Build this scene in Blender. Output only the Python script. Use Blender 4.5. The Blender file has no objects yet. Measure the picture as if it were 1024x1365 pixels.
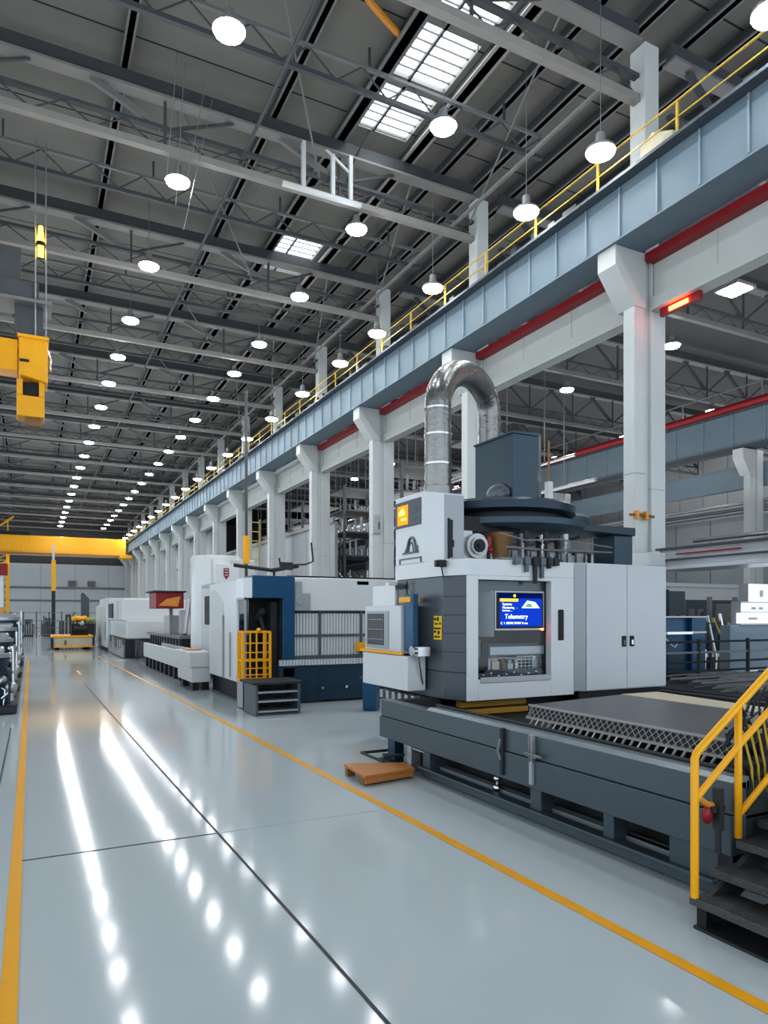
import bpy, bmesh, math, random
from mathutils import Vector, Matrix
random.seed(7)
SC = bpy.context.scene
COL = SC.collection
PI = math.pi
ORD = ['first','second','third','fourth','fifth','sixth','seventh','eighth','ninth','tenth','eleventh','twelfth','thirteenth','fourteenth','fifteenth','sixteenth','seventeenth','eighteenth','nineteenth','twentieth','twenty-first','twenty-second','twenty-third','twenty-fourth','twenty-fifth']

# ------------------------------------------------------------------ materials
def mat(name, col, rough=.5, metal=0., var=.08, nscale=3., bump=0., bscale=40., coat=0., stretch=None):
    m = bpy.data.materials.new(name); m.use_nodes = True
    nt = m.node_tree; N = nt.nodes; L = nt.links
    b = N['Principled BSDF']
    b.inputs['Roughness'].default_value = rough; b.inputs['Metallic'].default_value = metal
    b.inputs['Coat Weight'].default_value = coat; b.inputs['Coat Roughness'].default_value = .1
    tc = N.new('ShaderNodeTexCoord'); mp = N.new('ShaderNodeMapping')
    if stretch: mp.inputs['Scale'].default_value = stretch
    L.new(tc.outputs['Object'], mp.inputs['Vector'])
    no = N.new('ShaderNodeTexNoise'); no.inputs['Scale'].default_value = nscale; no.inputs['Detail'].default_value = 5
    L.new(mp.outputs['Vector'], no.inputs['Vector'])
    cr = N.new('ShaderNodeMix'); cr.data_type = 'RGBA'
    cr.inputs['A'].default_value = tuple(max(0, c*(1-var)) for c in col)+(1,)
    cr.inputs['B'].default_value = tuple(min(1, c*(1+var)) for c in col)+(1,)
    L.new(no.outputs['Fac'], cr.inputs['Factor']); L.new(cr.outputs['Result'], b.inputs['Base Color'])
    mr = N.new('ShaderNodeMapRange'); mr.inputs['To Min'].default_value = max(.02, rough*.8); mr.inputs['To Max'].default_value = min(1, rough*1.2)
    L.new(no.outputs['Fac'], mr.inputs['Value']); L.new(mr.outputs['Result'], b.inputs['Roughness'])
    if bump:
        n2 = N.new('ShaderNodeTexNoise'); n2.inputs['Scale'].default_value = bscale
        L.new(mp.outputs['Vector'], n2.inputs['Vector'])
        bp = N.new('ShaderNodeBump'); bp.inputs['Strength'].default_value = bump; bp.inputs['Distance'].default_value = .02
        L.new(n2.outputs['Fac'], bp.inputs['Height']); L.new(bp.outputs['Normal'], b.inputs['Normal'])
    return m
def emit(name, col, s):
    m = bpy.data.materials.new(name); m.use_nodes = True
    nt = m.node_tree; nt.nodes.clear()
    e = nt.nodes.new('ShaderNodeEmission'); o = nt.nodes.new('ShaderNodeOutputMaterial')
    e.inputs['Color'].default_value = col+(1,); e.inputs['Strength'].default_value = s
    nt.links.new(e.outputs[0], o.inputs[0]); return m
def glass(name, col, rough=.05, mix=.35):
    m = bpy.data.materials.new(name); m.use_nodes = True
    nt = m.node_tree; nt.nodes.clear()
    t = nt.nodes.new('ShaderNodeBsdfTransparent'); t.inputs['Color'].default_value = col+(1,)
    g = nt.nodes.new('ShaderNodeBsdfGlossy'); g.inputs['Roughness'].default_value = rough
    x = nt.nodes.new('ShaderNodeMixShader'); x.inputs[0].default_value = mix
    o = nt.nodes.new('ShaderNodeOutputMaterial')
    nt.links.new(t.outputs[0], x.inputs[1]); nt.links.new(g.outputs[0], x.inputs[2]); nt.links.new(x.outputs[0], o.inputs[0]); return m
def stripes(m, axis, period, width, dark):
    """add darker seam lines along one object axis to a material made by mat()"""
    nt = m.node_tree; N = nt.nodes; L = nt.links
    b = N['Principled BSDF']; src = b.inputs['Base Color'].links[0].from_socket
    tc = N.new('ShaderNodeTexCoord'); sp = N.new('ShaderNodeSeparateXYZ'); L.new(tc.outputs['Object'], sp.inputs[0])
    d = N.new('ShaderNodeMath'); d.operation = 'DIVIDE'; d.inputs[1].default_value = period; L.new(sp.outputs[axis], d.inputs[0])
    f = N.new('ShaderNodeMath'); f.operation = 'FRACT'; L.new(d.outputs[0], f.inputs[0])
    l = N.new('ShaderNodeMath'); l.operation = 'LESS_THAN'; l.inputs[1].default_value = width/period; L.new(f.outputs[0], l.inputs[0])
    mx = N.new('ShaderNodeMix'); mx.data_type = 'RGBA'; mx.inputs['B'].default_value = dark+(1,)
    L.new(l.outputs[0], mx.inputs['Factor']); L.new(src, mx.inputs['A']); L.new(mx.outputs['Result'], b.inputs['Base Color'])
    return m

M = {}
M['floor'] = mat('epoxy floor', (.49,.54,.56), .095, 0, .05, .35, 0, 40, 0)
M['floor'].node_tree.nodes['Principled BSDF'].inputs['Specular IOR Level'].default_value = .11
M['deck'] = mat('roof deck', (.2,.196,.18), .8, 0, .22, .5)
stripes(M['deck'], 'Y', 3.05, .05, (.03,.03,.03))
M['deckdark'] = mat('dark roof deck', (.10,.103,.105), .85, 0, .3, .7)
M['steel_dark'] = mat('dark painted steel', (.085,.092,.1), .55, .1, .2, 2)
M['steel_mid'] = mat('grey painted steel', (.2,.205,.205), .5, .1, .15, 2)
M['chord'] = mat('lower chord paint', (.29,.28,.26), .55, .05, .15, 2)
M['steel_flange'] = mat('grey brown flange paint', (.25,.245,.235), .55, .05, .15, 2)
M['steel_light'] = mat('light grey painted steel', (.36,.35,.33), .5, .05, .12, 2)
M['column'] = mat('column paint', (.56,.58,.57), .45, 0, .09, 1.2)
M['beam'] = mat('tie beam paint', (.5,.52,.49), .5, 0, .08, .8)
M['girder'] = mat('blue grey girder paint', (.155,.21,.25), .55, .0, .12, 1.5)
M['girder_rib'] = mat('girder rib paint', (.22,.285,.33), .5, 0, .1, 1.5)
M['girder_dark'] = mat('girder dark flange', (.07,.085,.1), .6, 0, .12, 1.5)
M['red'] = mat('red paint', (.27,.012,.018), .42, 0, .15, 2)
M['gold'] = mat('worn gold paint', (.4,.22,.02), .45)
M['yellow'] = mat('safety yellow paint', (.88,.42,.006), .38, 0, .1, 3)
M['yellow_line'] = mat('floor marking paint', (.85,.4,.01), .35, 0, .1, 6)
M['yellow_rail'] = mat('railing yellow', (.55,.38,.05), .5, 0, .2, 3)
M['white'] = mat('machine white enamel', (.68,.7,.71), .3, 0, .03, 2, 0, 40, .2)
M['white_dirty'] = mat('aged machine white', (.58,.6,.59), .4, 0, .1, 2)
M['cab'] = mat('cabinet pale grey', (.6,.62,.64), .32, 0, .03, 2, 0, 40, .2)
M['trimgrey'] = mat('trim grey', (.36,.38,.4), .35, .1, .06, 3)
M['gun'] = mat('gunmetal panel', (.115,.135,.15), .36, .25, .12, 3, 0, 40, 0, (1,1,12))
M['gun2'] = mat('gunmetal panel darker', (.085,.1,.115), .36, .25, .12, 3, 0, 40, 0, (1,1,12))
M['bed'] = mat('bed slate paint', (.085,.11,.125), .38, .15, .1, 2)
M['bed2'] = mat('bed slate paint lower', (.07,.095,.11), .4, .15, .1, 2)
M['bed_rim'] = mat('bed rim', (.2,.235,.255), .35, .3, .12, 5)
M['rim'] = mat('worn bed rim', (.33,.37,.39), .35, .4, .12, 5)
M['black'] = mat('black matt', (.012,.013,.014), .55, 0, .3, 4)
M['rubber'] = mat('dark charcoal', (.03,.033,.036), .6, 0, .25, 6)
M['plate'] = mat('brushed dark plate', (.12,.125,.13), .36, .6, .2, 2, 0, 40, 0, (8,.6,1))
M['tread'] = mat('worn tread plate', (.1,.1,.1), .5, .5, .35, 9, .4, 60)
M['blue'] = mat('machine blue', (.012,.085,.18), .35, .05, .08, 3)
M['blue_dark'] = mat('machine navy', (.014,.045,.08), .4, .05, .1, 3)
M['teal'] = mat('carousel blue grey', (.02,.04,.058), .35, .2, .15, 3)
M['bluebox'] = mat('motor box blue grey', (.042,.078,.105), .4, .1, .12, 3)
M['duct'] = mat('galvanised duct', (.27,.27,.26), .3, .8, .25, 9, .35, 18)
M['chrome'] = mat('bright steel', (.6,.61,.62), .22, .95, .1, 8)
M['alu'] = mat('dull aluminium', (.45,.46,.47), .4, .7, .1, 5)
M['brown'] = mat('orange brown board', (.48,.2,.055), .5, 0, .15, 5, 0, 40, 0, (1,6,1))
M['brown_dark'] = mat('brown funnel', (.25,.14,.06), .5, .2, .2, 8)
M['wallpanel'] = mat('wall panel', (.5,.53,.55), .6, 0, .07, .6)
stripes(M['wallpanel'], 'Y', 1.22, .04, (.25,.27,.28))
M['partition'] = mat('partition panel', (.42,.44,.45), .6, 0, .2, .35)
stripes(M['partition'], 'Y', 2.03, .06, (.18,.19,.2))
M['backwall'] = mat('back wall panel', (.56,.61,.65), .6, 0, .05, .3)
stripes(M['backwall'], 'X', 4.0, .06, (.35,.38,.4))
M['joint'] = mat('floor joint', (.06,.065,.07), .7)
M['orange'] = mat('orange hose', (.7,.3,.05), .45)
M['cream'] = mat('cream cart paint', (.55,.5,.36), .5)
M['lime'] = mat('lime cloth', (.3,.4,.06), .6)
M['lens'] = emit('lamp lens', (.95,.98,1.), 64)
M['lens3'] = emit('side row lamp lens', (.95,.98,1.), 36)
M['lens2'] = emit('far lamp lens', (.95,.98,1.), 45)
M['sky_pane'] = emit('skylight daylight', (.93,.97,1.), 3.5)
M['amber'] = emit('amber beacon', (1.,.6,.05), 5)
M['redlamp'] = emit('red lamp', (1.,.08,.02), 14)
M['glowpanel'] = emit('glowing panel', (.8,.91,1.), 1.0)
M['screen_blue'] = emit('screen blue', (.006,.04,.36), 1.0)
M['screen_dark'] = emit('screen dark blue', (.002,.008,.07), 1.0)
M['screen_white'] = emit('screen white', (.75,.85,1.), 1.3)
M['screen_yellow'] = emit('screen yellow', (1.,.65,.03), 1.1)
M['screen_green'] = emit('screen green', (.12,.3,.15), 1.0)
M['screen_orange'] = emit('orange screen', (1.,.27,.02), 1.1)
M['screen_orange2'] = emit('orange screen light', (1.,.5,.15), 1.4)
M['sticker'] = mat('yellow sticker', (.85,.55,.02), .4)
M['tint'] = glass('tinted glass', (.93,.95,.96), .04, .03)
M['clear'] = glass('clear glass', (.85,.9,.93), .04, .2)

# ------------------------------------------------------------------ mesh builder
ROOT = {}
class MB:
    def __init__(s): s.bm = bmesh.new(); s.nf = 0
    def mark(s, i):
        s.bm.faces.ensure_lookup_table()
        for f in s.bm.faces[s.nf:]: f.material_index = i
        s.nf = len(s.bm.faces); return s
    def box(s, x0,x1,y0,y1,z0,z1):
        v = [s.bm.verts.new(p) for p in ((x0,y0,z0),(x1,y0,z0),(x1,y1,z0),(x0,y1,z0),(x0,y0,z1),(x1,y0,z1),(x1,y1,z1),(x0,y1,z1))]
        for f in ((0,3,2,1),(4,5,6,7),(0,1,5,4),(1,2,6,5),(2,3,7,6),(3,0,4,7)): s.bm.faces.new([v[i] for i in f])
        return s
    def prism(s, poly, z0, z1):
        a = [s.bm.verts.new((p[0],p[1],z0)) for p in poly]; b = [s.bm.verts.new((p[0],p[1],z1)) for p in poly]
        n = len(poly); s.bm.faces.new(a[::-1]); s.bm.faces.new(b)
        for i in range(n): s.bm.faces.new((a[i],a[(i+1)%n],b[(i+1)%n],b[i]))
        return s
    def extr(s, pts, d):
        """planar polygon of 3D points swept along d"""
        d = Vector(d); a = [s.bm.verts.new(p) for p in pts]; b = [s.bm.verts.new(Vector(p)+d) for p in pts]
        n = len(pts); s.bm.faces.new(a[::-1]); s.bm.faces.new(b)
        for i in range(n): s.bm.faces.new((a[i],a[(i+1)%n],b[(i+1)%n],b[i]))
        return s
    def cyl(s, p0, p1, r0, r1=None, n=12, cap=True):
        r1 = r0 if r1 is None else r1
        p0 = Vector(p0); p1 = Vector(p1); d = (p1-p0).normalized()
        u = d.orthogonal().normalized(); w = d.cross(u)
        a = []; b = []
        for i in range(n):
            t = 2*PI*i/n; o = u*math.cos(t)+w*math.sin(t)
            a.append(s.bm.verts.new(p0+o*r0)); b.append(s.bm.verts.new(p1+o*r1))
        for i in range(n):
            f = s.bm.faces.new((a[i],a[(i+1)%n],b[(i+1)%n],b[i])); f.smooth = n > 6
        if cap: s.bm.faces.new(a[::-1]); s.bm.faces.new(b)
        return s
    def bar(s, p0, p1, w, h=None):
        """square bar between two points"""
        h = h or w; p0 = Vector(p0); p1 = Vector(p1); d = (p1-p0).normalized()
        up = Vector((0,0,1)) if abs(d.z) < .95 else Vector((1,0,0))
        u = d.cross(up).normalized()*w/2; v = u.cross(d).normalized()*h/2
        a = [s.bm.verts.new(p0+q) for q in (-u-v,u-v,u+v,-u+v)]; b = [s.bm.verts.new(p1+q) for q in (-u-v,u-v,u+v,-u+v)]
        s.bm.faces.new(a[::-1]); s.bm.faces.new(b)
        for i in range(4): s.bm.faces.new((a[i],a[(i+1)%4],b[(i+1)%4],b[i]))
        return s
    def tube(s, pts, r, n=8, radii=None):
        pts = [Vector(p) for p in pts]; rings = []
        u = None
        for i, p in enumerate(pts):
            d = (pts[min(i+1,len(pts)-1)]-pts[max(i-1,0)]).normalized()
            u = d.orthogonal().normalized() if u is None else (u-d*u.dot(d)).normalized()
            w = d.cross(u); rr = radii[i] if radii else r
            rings.append([s.bm.verts.new(p+(u*math.cos(2*PI*k/n)+w*math.sin(2*PI*k/n))*rr) for k in range(n)])
        for a, b in zip(rings, rings[1:]):
            for k in range(n):
                f = s.bm.faces.new((a[k],a[(k+1)%n],b[(k+1)%n],b[k])); f.smooth = True
        s.bm.faces.new(rings[0][::-1]); s.bm.faces.new(rings[-1])
        return s
    def lathe(s, prof, cx, cy, n=24):
        rings = []
        for r, z in prof:
            rings.append([s.bm.verts.new((cx+r*math.cos(2*PI*k/n), cy+r*math.sin(2*PI*k/n), z)) for k in range(n)])
        for a, b in zip(rings, rings[1:]):
            for k in range(n):
                f = s.bm.faces.new((a[k],a[(k+1)%n],b[(k+1)%n],b[k])); f.smooth = True
        s.bm.faces.new(rings[0][::-1]); s.bm.faces.new(rings[-1])
        return s
    def ball(s, c, r, sc=(1,1,1)):
        m = Matrix.Translation(c) @ Matrix.Diagonal((r*sc[0],r*sc[1],r*sc[2],1))
        g = bmesh.ops.create_uvsphere(s.bm, u_segments=12, v_segments=8, radius=1, matrix=m)
        for v in g['verts']:
            for f in v.link_faces: f.smooth = True
        return s
    def build(s, name, m, parent=None, label=None, bevel=0., seg=2):
        bmesh.ops.recalc_face_normals(s.bm, faces=s.bm.faces[:])
        for e in s.bm.edges:
            if len(e.link_faces) == 2 and e.calc_face_angle(0) > .62: e.smooth = False
        me = bpy.data.meshes.new(name)
        if parent is not None: o0 = ROOT[parent.name]
        else:
            vs = [v.co for v in s.bm.verts]
            o0 = Vector(((min(v.x for v in vs)+max(v.x for v in vs))/2, (min(v.y for v in vs)+max(v.y for v in vs))/2, min(v.z for v in vs)))
        bmesh.ops.translate(s.bm, verts=s.bm.verts[:], vec=-o0)
        s.bm.to_mesh(me); s.bm.free()
        ob = bpy.data.objects.new(name, me); COL.objects.link(ob)
        for q in (m if isinstance(m, (list,tuple)) else [m]): me.materials.append(M[q])
        if parent is None: ob.location = o0
        else: ob.parent = parent
        ROOT[ob.name] = o0
        if label: ob['label'] = label
        if bevel:
            bv = ob.modifiers.new('bevel','BEVEL'); bv.width = bevel; bv.segments = seg; bv.limit_method = 'ANGLE'; bv.angle_limit = math.radians(40)
            bv.harden_normals = False
        return ob
def box(*a): return MB().box(*a)
def tag(o, label, cat, group=None, kind=None):
    o['label'] = label; o['category'] = cat
    if group: o['group'] = group
    if kind: o['kind'] = kind
    return o
def struct(o): o['kind'] = 'structure'; return o
def thing(name, loc, label, cat, group=None):
    o = bpy.data.objects.new(name, None); COL.objects.link(o); o.location = loc; o.empty_display_size = .2
    ROOT[o.name] = Vector(loc); return tag(o, label, cat, group)
def dup(root, loc, label, group=None):
    def cp(o, par):
        c = o.copy(); COL.objects.link(c)
        if par is not None: c.parent = par
        for ch in list(o.children): cp(ch, c)
        return c
    r = cp(root, None); r.location = loc; r['label'] = label
    if group: r['group'] = group
    return r
def text(body, size, m, parent, mtx, name='lettering', ext=.0015):
    cu = bpy.data.curves.new('t','FONT'); cu.body = body; cu.size = size; cu.extrude = ext
    to = bpy.data.objects.new('t', cu); COL.objects.link(to)
    dg = bpy.context.evaluated_depsgraph_get(); me = bpy.data.meshes.new_from_object(to.evaluated_get(dg))
    bpy.data.objects.remove(to); me.name = name
    me.transform(mtx); o0 = ROOT[parent.name]; me.transform(Matrix.Translation(-o0))
    me.materials.clear(); me.materials.append(M[m])
    ob = bpy.data.objects.new(name, me); COL.objects.link(ob); ob.parent = parent; ROOT[ob.name] = o0
    return ob
# text on a plane facing -Y (reading along +X) / facing -X (reading along -Y)
def face_y(x,y,z): return Matrix.Translation((x,y,z)) @ Matrix.Rotation(PI/2,4,'X')
def face_x(x,y,z): return Matrix.Translation((x,y,z)) @ Matrix.Rotation(-PI/2,4,'Z') @ Matrix.Rotation(PI/2,4,'X')

# ------------------------------------------------------------------ camera
TH = math.atan(472/930)
cam = bpy.data.cameras.new('camera'); co = bpy.data.objects.new('camera', cam); COL.objects.link(co)
co.location = (0,0,2.0); co.rotation_euler = (PI/2,0,-TH)
cam.sensor_fit = 'HORIZONTAL'; cam.sensor_width = 36; cam.lens = 36*930/1024; cam.shift_y = 137.5/1024
cam.clip_end = 400; SC.camera = co

# ------------------------------------------------------------------ setting
fl = struct(box(-18,48,-8,101,-.2,0).build('floor','floor'))
def line_strip(pts, w, z=.003):
    mb = MB()
    for (xa,ya),(xb,yb) in zip(pts, pts[1:]):
        v = [mb.bm.verts.new(p) for p in ((xa-w/2,ya,z),(xa+w/2,ya,z),(xb+w/2,yb,z),(xb-w/2,yb,z))]; mb.bm.faces.new(v)
    return mb
line_strip([(3.36,-2),(3.34,2.3),(3.30,7.2),(3.23,13.5),(2.95,36.5)], .095).build('painted_line','yellow_line',fl,'yellow line in front of the machines')
line_strip([(-.11,-2),(-.1,3.4),(-.07,35)], .085).build('painted_line','yellow_line',fl,'yellow line along the left edge of the aisle')
line_strip([(-.36,2),(-.30,14)], .02).build('expansion_joint','joint',fl)
line_strip([(1.58,-2),(1.56,4),(1.50,10),(1.41,22)], .022).build('expansion_joint','joint',fl)
box(-.06,1.52,6.385,6.405,.0,.003).build('expansion_joint','joint',fl)
box(1.56,3.2,6.39,6.40,.0,.0025).build('expansion_joint','trimgrey',fl)
box(1.48,1.56,25.5,27.5,.0,.003).build('painted_dash','yellow_line',fl)

ZD = 14.63                                            # underside of the roof deck
SKX0, SKX1 = 7.45, 8.95
sky_spans = [(10.9,16.35),(22.2,24.6)]
ce = MB()
ce.box(-18,SKX0,-8,101,ZD,ZD+.2); ce.box(SKX1,17.2,-8,101,ZD,ZD+.2)
ys = [-8]+[v for s_ in sky_spans for v in s_]+[101]
for a, b in zip(ys[::2], ys[1::2]): ce.box(SKX0,SKX1,a,b,ZD,ZD+.2)
struct(ce.build('ceiling','deck'))
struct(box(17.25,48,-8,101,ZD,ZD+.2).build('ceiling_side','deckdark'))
for i, (a, b) in enumerate(sky_spans):
    w = struct(box(SKX0+.02,SKX1-.02,a+.02,b-.02,ZD+.12,ZD+.16).build('window_%d' % (i+1),'sky_pane'))
    g = MB()
    n = max(6, int((b-a)/.27))
    for k in range(n+1):
        y = a+(b-a)*k/n; g.box(SKX0+.01,SKX1-.01,y-.012,y+.012,ZD+.05,ZD+.09)
    g.box(SKX0+.5,SKX0+.56,a,b,ZD-.02,ZD+.05)
    g.build('glazing_bar','steel_dark',w)
    if i == 0:
        c = MB()
        for y in (12.65,14.55): c.box(SKX0,SKX1,y-.17,y+.17,ZD-.02,ZD+.10)
        c.build('cross_panel','steel_mid',w)
# back wall and right hand partition
bw = MB(); bw.box(-18,12.3,98,98.3,0,8.5); struct(bw.build('wall_back','backwall'))
t = MB(); t.box(-18,12.3,97.9,98.0,5.35,5.6); t.box(-18,12.3,97.9,98.0,3.75,3.95); struct(t.build('trim_1','steel_mid'))
struct(box(-18,48,98.4,98.6,0,ZD-.03).build('wall_back_upper','steel_dark'))
pw = MB(); pw.box(12.45,12.6,29.5,97.8,0,6.3); struct(pw.build('wall_right','partition'))
pw = MB(); pw.box(12.45,12.6,52,97.8,6.3,9.4); struct(pw.build('wall_right_upper','wallpanel'))
pw = MB(); pw.box(12.35,12.45,29.5,97.8,6.25,6.42); pw.box(12.38,12.45,29.5,97.8,3.2,3.28); struct(pw.build('trim_2','steel_light'))
struct(box(44,44.3,-8,98.3,0,ZD-.03).build('wall_side','partition'))

# ------------------------------------------------------------------ columns with corbels
def make_column(x0, loc, label, group, h=9.43, upper=True, cx=.55):
    X, Y = loc
    r = thing('column', (X+.4,Y+.25,0), label, 'column', group)
    b = MB(); b.box(X,X+.29,Y+.03,Y+.33,.02,h); b.box(X+.29,X+.45,Y+.08,Y+.28,.02,h)
    b.build('front_shaft','column',r,None,.012)
    b = MB(); b.box(X+.45,X+.86,Y,Y+.62,.02,h); b.build('rear_shaft','column',r,None,.012)
    b = MB(); b.extr([(X+.0,Y+.0,h-1.12),(X+.3,Y+.0,h-1.12),(X+.3,Y+.0,h),(X-cx,Y+.0,h),(X-cx,Y+.0,h-.4)], (0,.5,0))
    cbl = b.build('corbel','column',r,None,.01)
    b = MB(); b.box(X-.1,X+.96,Y-.1,Y+.72,0,.03); b.build('base_plate','steel_mid',r)
    b = MB(); b.box(X-.004,X+.3,Y+.02,Y+.34,4.9,4.92); b.box(X+.44,X+.87,Y-.006,Y+.628,4.6,4.615); b.build('joint_band','trimgrey',r)
    if upper:
        b = MB(); b.box(X+.36,X+.76,Y+.08,Y+.5,h,13.9); b.build('upper_shaft','column',r,None,.02)
    return r
CY = [10.35+6.1*k for k in range(15)]
col0 = make_column(11, (11.0,CY[0]), 'tall pale grey steel column with angled bracket behind the white cabinet, nearest of its row', 'columns under the crane girder')
for k in range(1,15):
    dup(col0, (11.4,CY[k]+.25,0), 'pale grey column with angled bracket under the crane girder, %s from the near end' % ORD[k])
# things fixed to the nearest columns
c = thing('junction_box', (11.1,CY[2],5.3), 'flat grey junction box on the third column behind the control tower', 'junction box')
box(11.02,11.28,CY[2]-.05,CY[2]+.029,4.95,5.6).build('case','trimgrey',c,None,.01); box(11.2,11.23,CY[2]-.08,CY[2]-.06,5.1,5.35).build('door_handle','black',c)
c = thing('pipe_bracket', (10.95,10.3,4.1), 'small rusty bracket clamped across the nearest tall column', 'bracket')
MB().tube([(10.8,10.31,4.03),(11.1,10.30,4.05),(11.45,10.29,4.02)],.028).build('bar','brown_dark',c); b = MB()
b.box(10.93,11.0,10.25,10.345,3.95,4.12); b.box(11.2,11.26,10.25,10.345,3.94,4.12); b.box(10.93,11.26,10.33,10.345,4.0,4.06); b.build('clamp','orange',c)

# ------------------------------------------------------------------ crane girder
g = thing('crane_girder', (10.8,50,9.43), 'long blue grey crane girder with ribbed panels carried on the columns', 'girder')
b = MB(); b.box(10.44,11.15,-6,97.5,9.47,10.5); b.mark(0)
y = -5.6
while y < 97: b.box(10.395,10.45,y-.018,y+.018,9.5,10.48); y += .93
b.mark(1); b.build('box_web',['girder','girder_rib'],g)
b = MB(); b.box(10.38,11.2,-6,97.5,9.43,9.47); b.build('bottom_plate','girder',g)
b = MB(); b.box(10.2,11.22,-6,97.5,10.5,10.56); b.build('top_flange','girder_dark',g)
box(10.72,10.8,-6,97.5,10.56,10.68).build('crane_rail','steel_mid',g)
rl = thing('guard_railing', (10.42,50,10.56), 'yellow guard railing running along the top of the crane girder', 'railing')
for nm, z, r_ in (('top_rail',11.32,.022),('middle_rail',11.02,.016)):
    MB().cyl((10.45,-6,z),(10.45,97,z),r_,n=6).build(nm,'yellow_rail',rl)
for k in range(52):
    y = -5+k*1.98; MB().bar((10.45,y,10.56),(10.45,y,11.33),.04).build('post','yellow_rail',rl)
MB().cyl((10.55,-6,10.66),(10.55,97,10.66),.05,n=6).build('conductor_pipe','black',g)
cb = MB(); cb.box(10.54,10.71,5.8,49,10.56,10.62)
for i in range(60):
    y = 6+i*.7; h = random.uniform(.15,.5); cb.box(10.55,10.7,y,y+random.uniform(.1,.45),10.56,10.56+h)
tag(cb.build('cable_tray','rubber'), 'dark lumpy cable tray lying behind the girder railing', 'cable tray')
dn = thing('drive_unit', (11.05,11.3,10.56), 'beige drive unit with sloped cover on top of the girder by the nearest upper column', 'drive unit')
b = MB(); b.extr([(10.85,9.3,10.56),(10.85,10.1,10.56),(10.85,10.1,11.3),(10.85,9.8,11.45),(10.85,9.3,11.2)],(.3,0,0)); b.build('cover','cream',dn,None,.02)
box(10.84,11.1,10.15,10.3,10.56,11.1).build('motor','orange',dn)

# tie beams and red strip between columns
ends = [4.25]+CY
tb = None
for k in range(15):
    ya = (CY[k-1]+.64) if k else -6; yb = CY[k]-.02
    lab = ('pale grey deep beam with red strip between columns, %s span from the near end' if k < 4 else 'pale grey deep beam between columns, %s span from the near end') % ORD[k]
    r = thing('tie_beam', (11.6,(ya+yb)/2,8.3), lab, 'beam', 'beams between the columns')
    b = MB(); b.box(11.5,11.62,ya,yb,8.5,9.25); b.box(11.4,11.74,ya,yb,8.28,8.34)
    b.box(11.42,11.5,ya,yb,8.34,8.55)
    n = max(2,int((yb-ya)/1.4))
    for i in range(1,n): yy = ya+(yb-ya)*i/n; b.box(11.485,11.5,yy-.02,yy+.02,8.5,9.25)
    b.build('web','beam',r)
    box(11.25,11.62,ya,yb,9.25,9.41).build('red_strip' if k < 4 else 'cap_strip','red' if k < 4 else 'beam',r)

# ------------------------------------------------------------------ roof trusses
def truss(name, x0, x1, loc_y, label, group, z0, dark=False, dens=1.35):
    r = thing(name, ((x0+x1)/2, loc_y, z0), label, 'roof truss', group)
    w = 'steel_dark'; f = 'steel_light' if not dark else 'steel_mid'
    box(x0,x1,loc_y-.07,loc_y+.07,13.98,14.34).build('top_chord',w,r)
    box(x0,x1,loc_y-.17,loc_y+.17,13.92,13.98).build('top_flange','steel_mid' if dark else 'steel_flange',r)
    box(x0,x1,loc_y-.09,loc_y+.09,z0,z0+.16).build('bottom_chord','chord' if not dark else f,r)
    box(x0,x1,loc_y-.07,loc_y+.07,z0+.52,z0+.60).build('middle_chord',w,r)
    l = MB(); n = int((x1-x0)/.62)
    for i in range(n):
        xa = x0+(x1-x0)*i/n; xb = x0+(x1-x0)*(i+1)/n
        l.bar((xa,loc_y,z0+.16 if i%2 else z0+.53),(xb,loc_y,z0+.53 if i%2 else z0+.16),.028)
    l.build('lattice',w,r)
    x = x0+.6; i = 0
    while x < x1-1.6:
        MB().bar((x,loc_y,13.92),(x+1.5,loc_y,z0+.58),.11,.14).build('strut','steel_mid' if not dark else w,r)
        if x+3.2 < x1: MB().bar((x+3.2,loc_y,13.92),(x+1.7,loc_y,z0+.58),.06).build('strut',w,r)
        MB().bar((x+1.6,loc_y,13.95),(x+1.6,loc_y,z0+.1),.06).build('hanger',w,r)
        x += 4.4 if not dark else 2.9; i += 1
    return r
TY = [c_+.3 for c_ in CY]
t0 = truss('roof_truss', -17, 11.35, TY[0], 'dark roof truss at the top of the picture, nearest to the camera', 'roof trusses over the main hall', 12.72)
tl = [t0]
for k in range(1,15):
    tl.append(dup(t0, (-2.825,TY[k],12.72), 'dark roof truss with pale lower chord across the hall, %s from the camera' % ORD[k]))
ts = truss('roof_truss', 12.3, 43.5, TY[1]-6.1, 'dark lattice truss over the side bay, nearest of its row', 'roof trusses over the side bay', 12.2, True)
for k in range(0,9):
    dup(ts, (27.9,TY[1]+k*6.1,12.2), 'dark lattice truss over the side bay, %s from the camera' % ORD[k+1])
sb = None
for k in range(14):
    y = TY[k]+3.05; lab = 'thin dark lattice beam midway between two roof trusses, %s from the camera' % ORD[k]
    if sb is None:
        sb = thing('lattice_beam', (-2.825,y,13.3), lab, 'beam', 'thin beams between the roof trusses')
        box(-17,11.35,y-.05,y+.05,13.3,13.40).build('lower_bar','steel_dark',sb); box(-17,11.35,y-.04,y+.04,13.85,13.92).build('upper_bar','steel_mid',sb)
        b = MB(); n = 46
        for i in range(n):
            xa = -17+28.35*i/n; xb = -17+28.35*(i+1)/n; b.bar((xa,y,13.38 if i%2 else 13.87),(xb,y,13.87 if i%2 else 13.38),.03)
        for i in range(8): b.bar((-15+i*3.6,y,13.9),(-15+i*3.6,y,14.36),.05)
        b.build('lattice','steel_dark',sb)
    else: dup(sb, (-2.825,y,13.3), lab)
br = None
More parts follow.
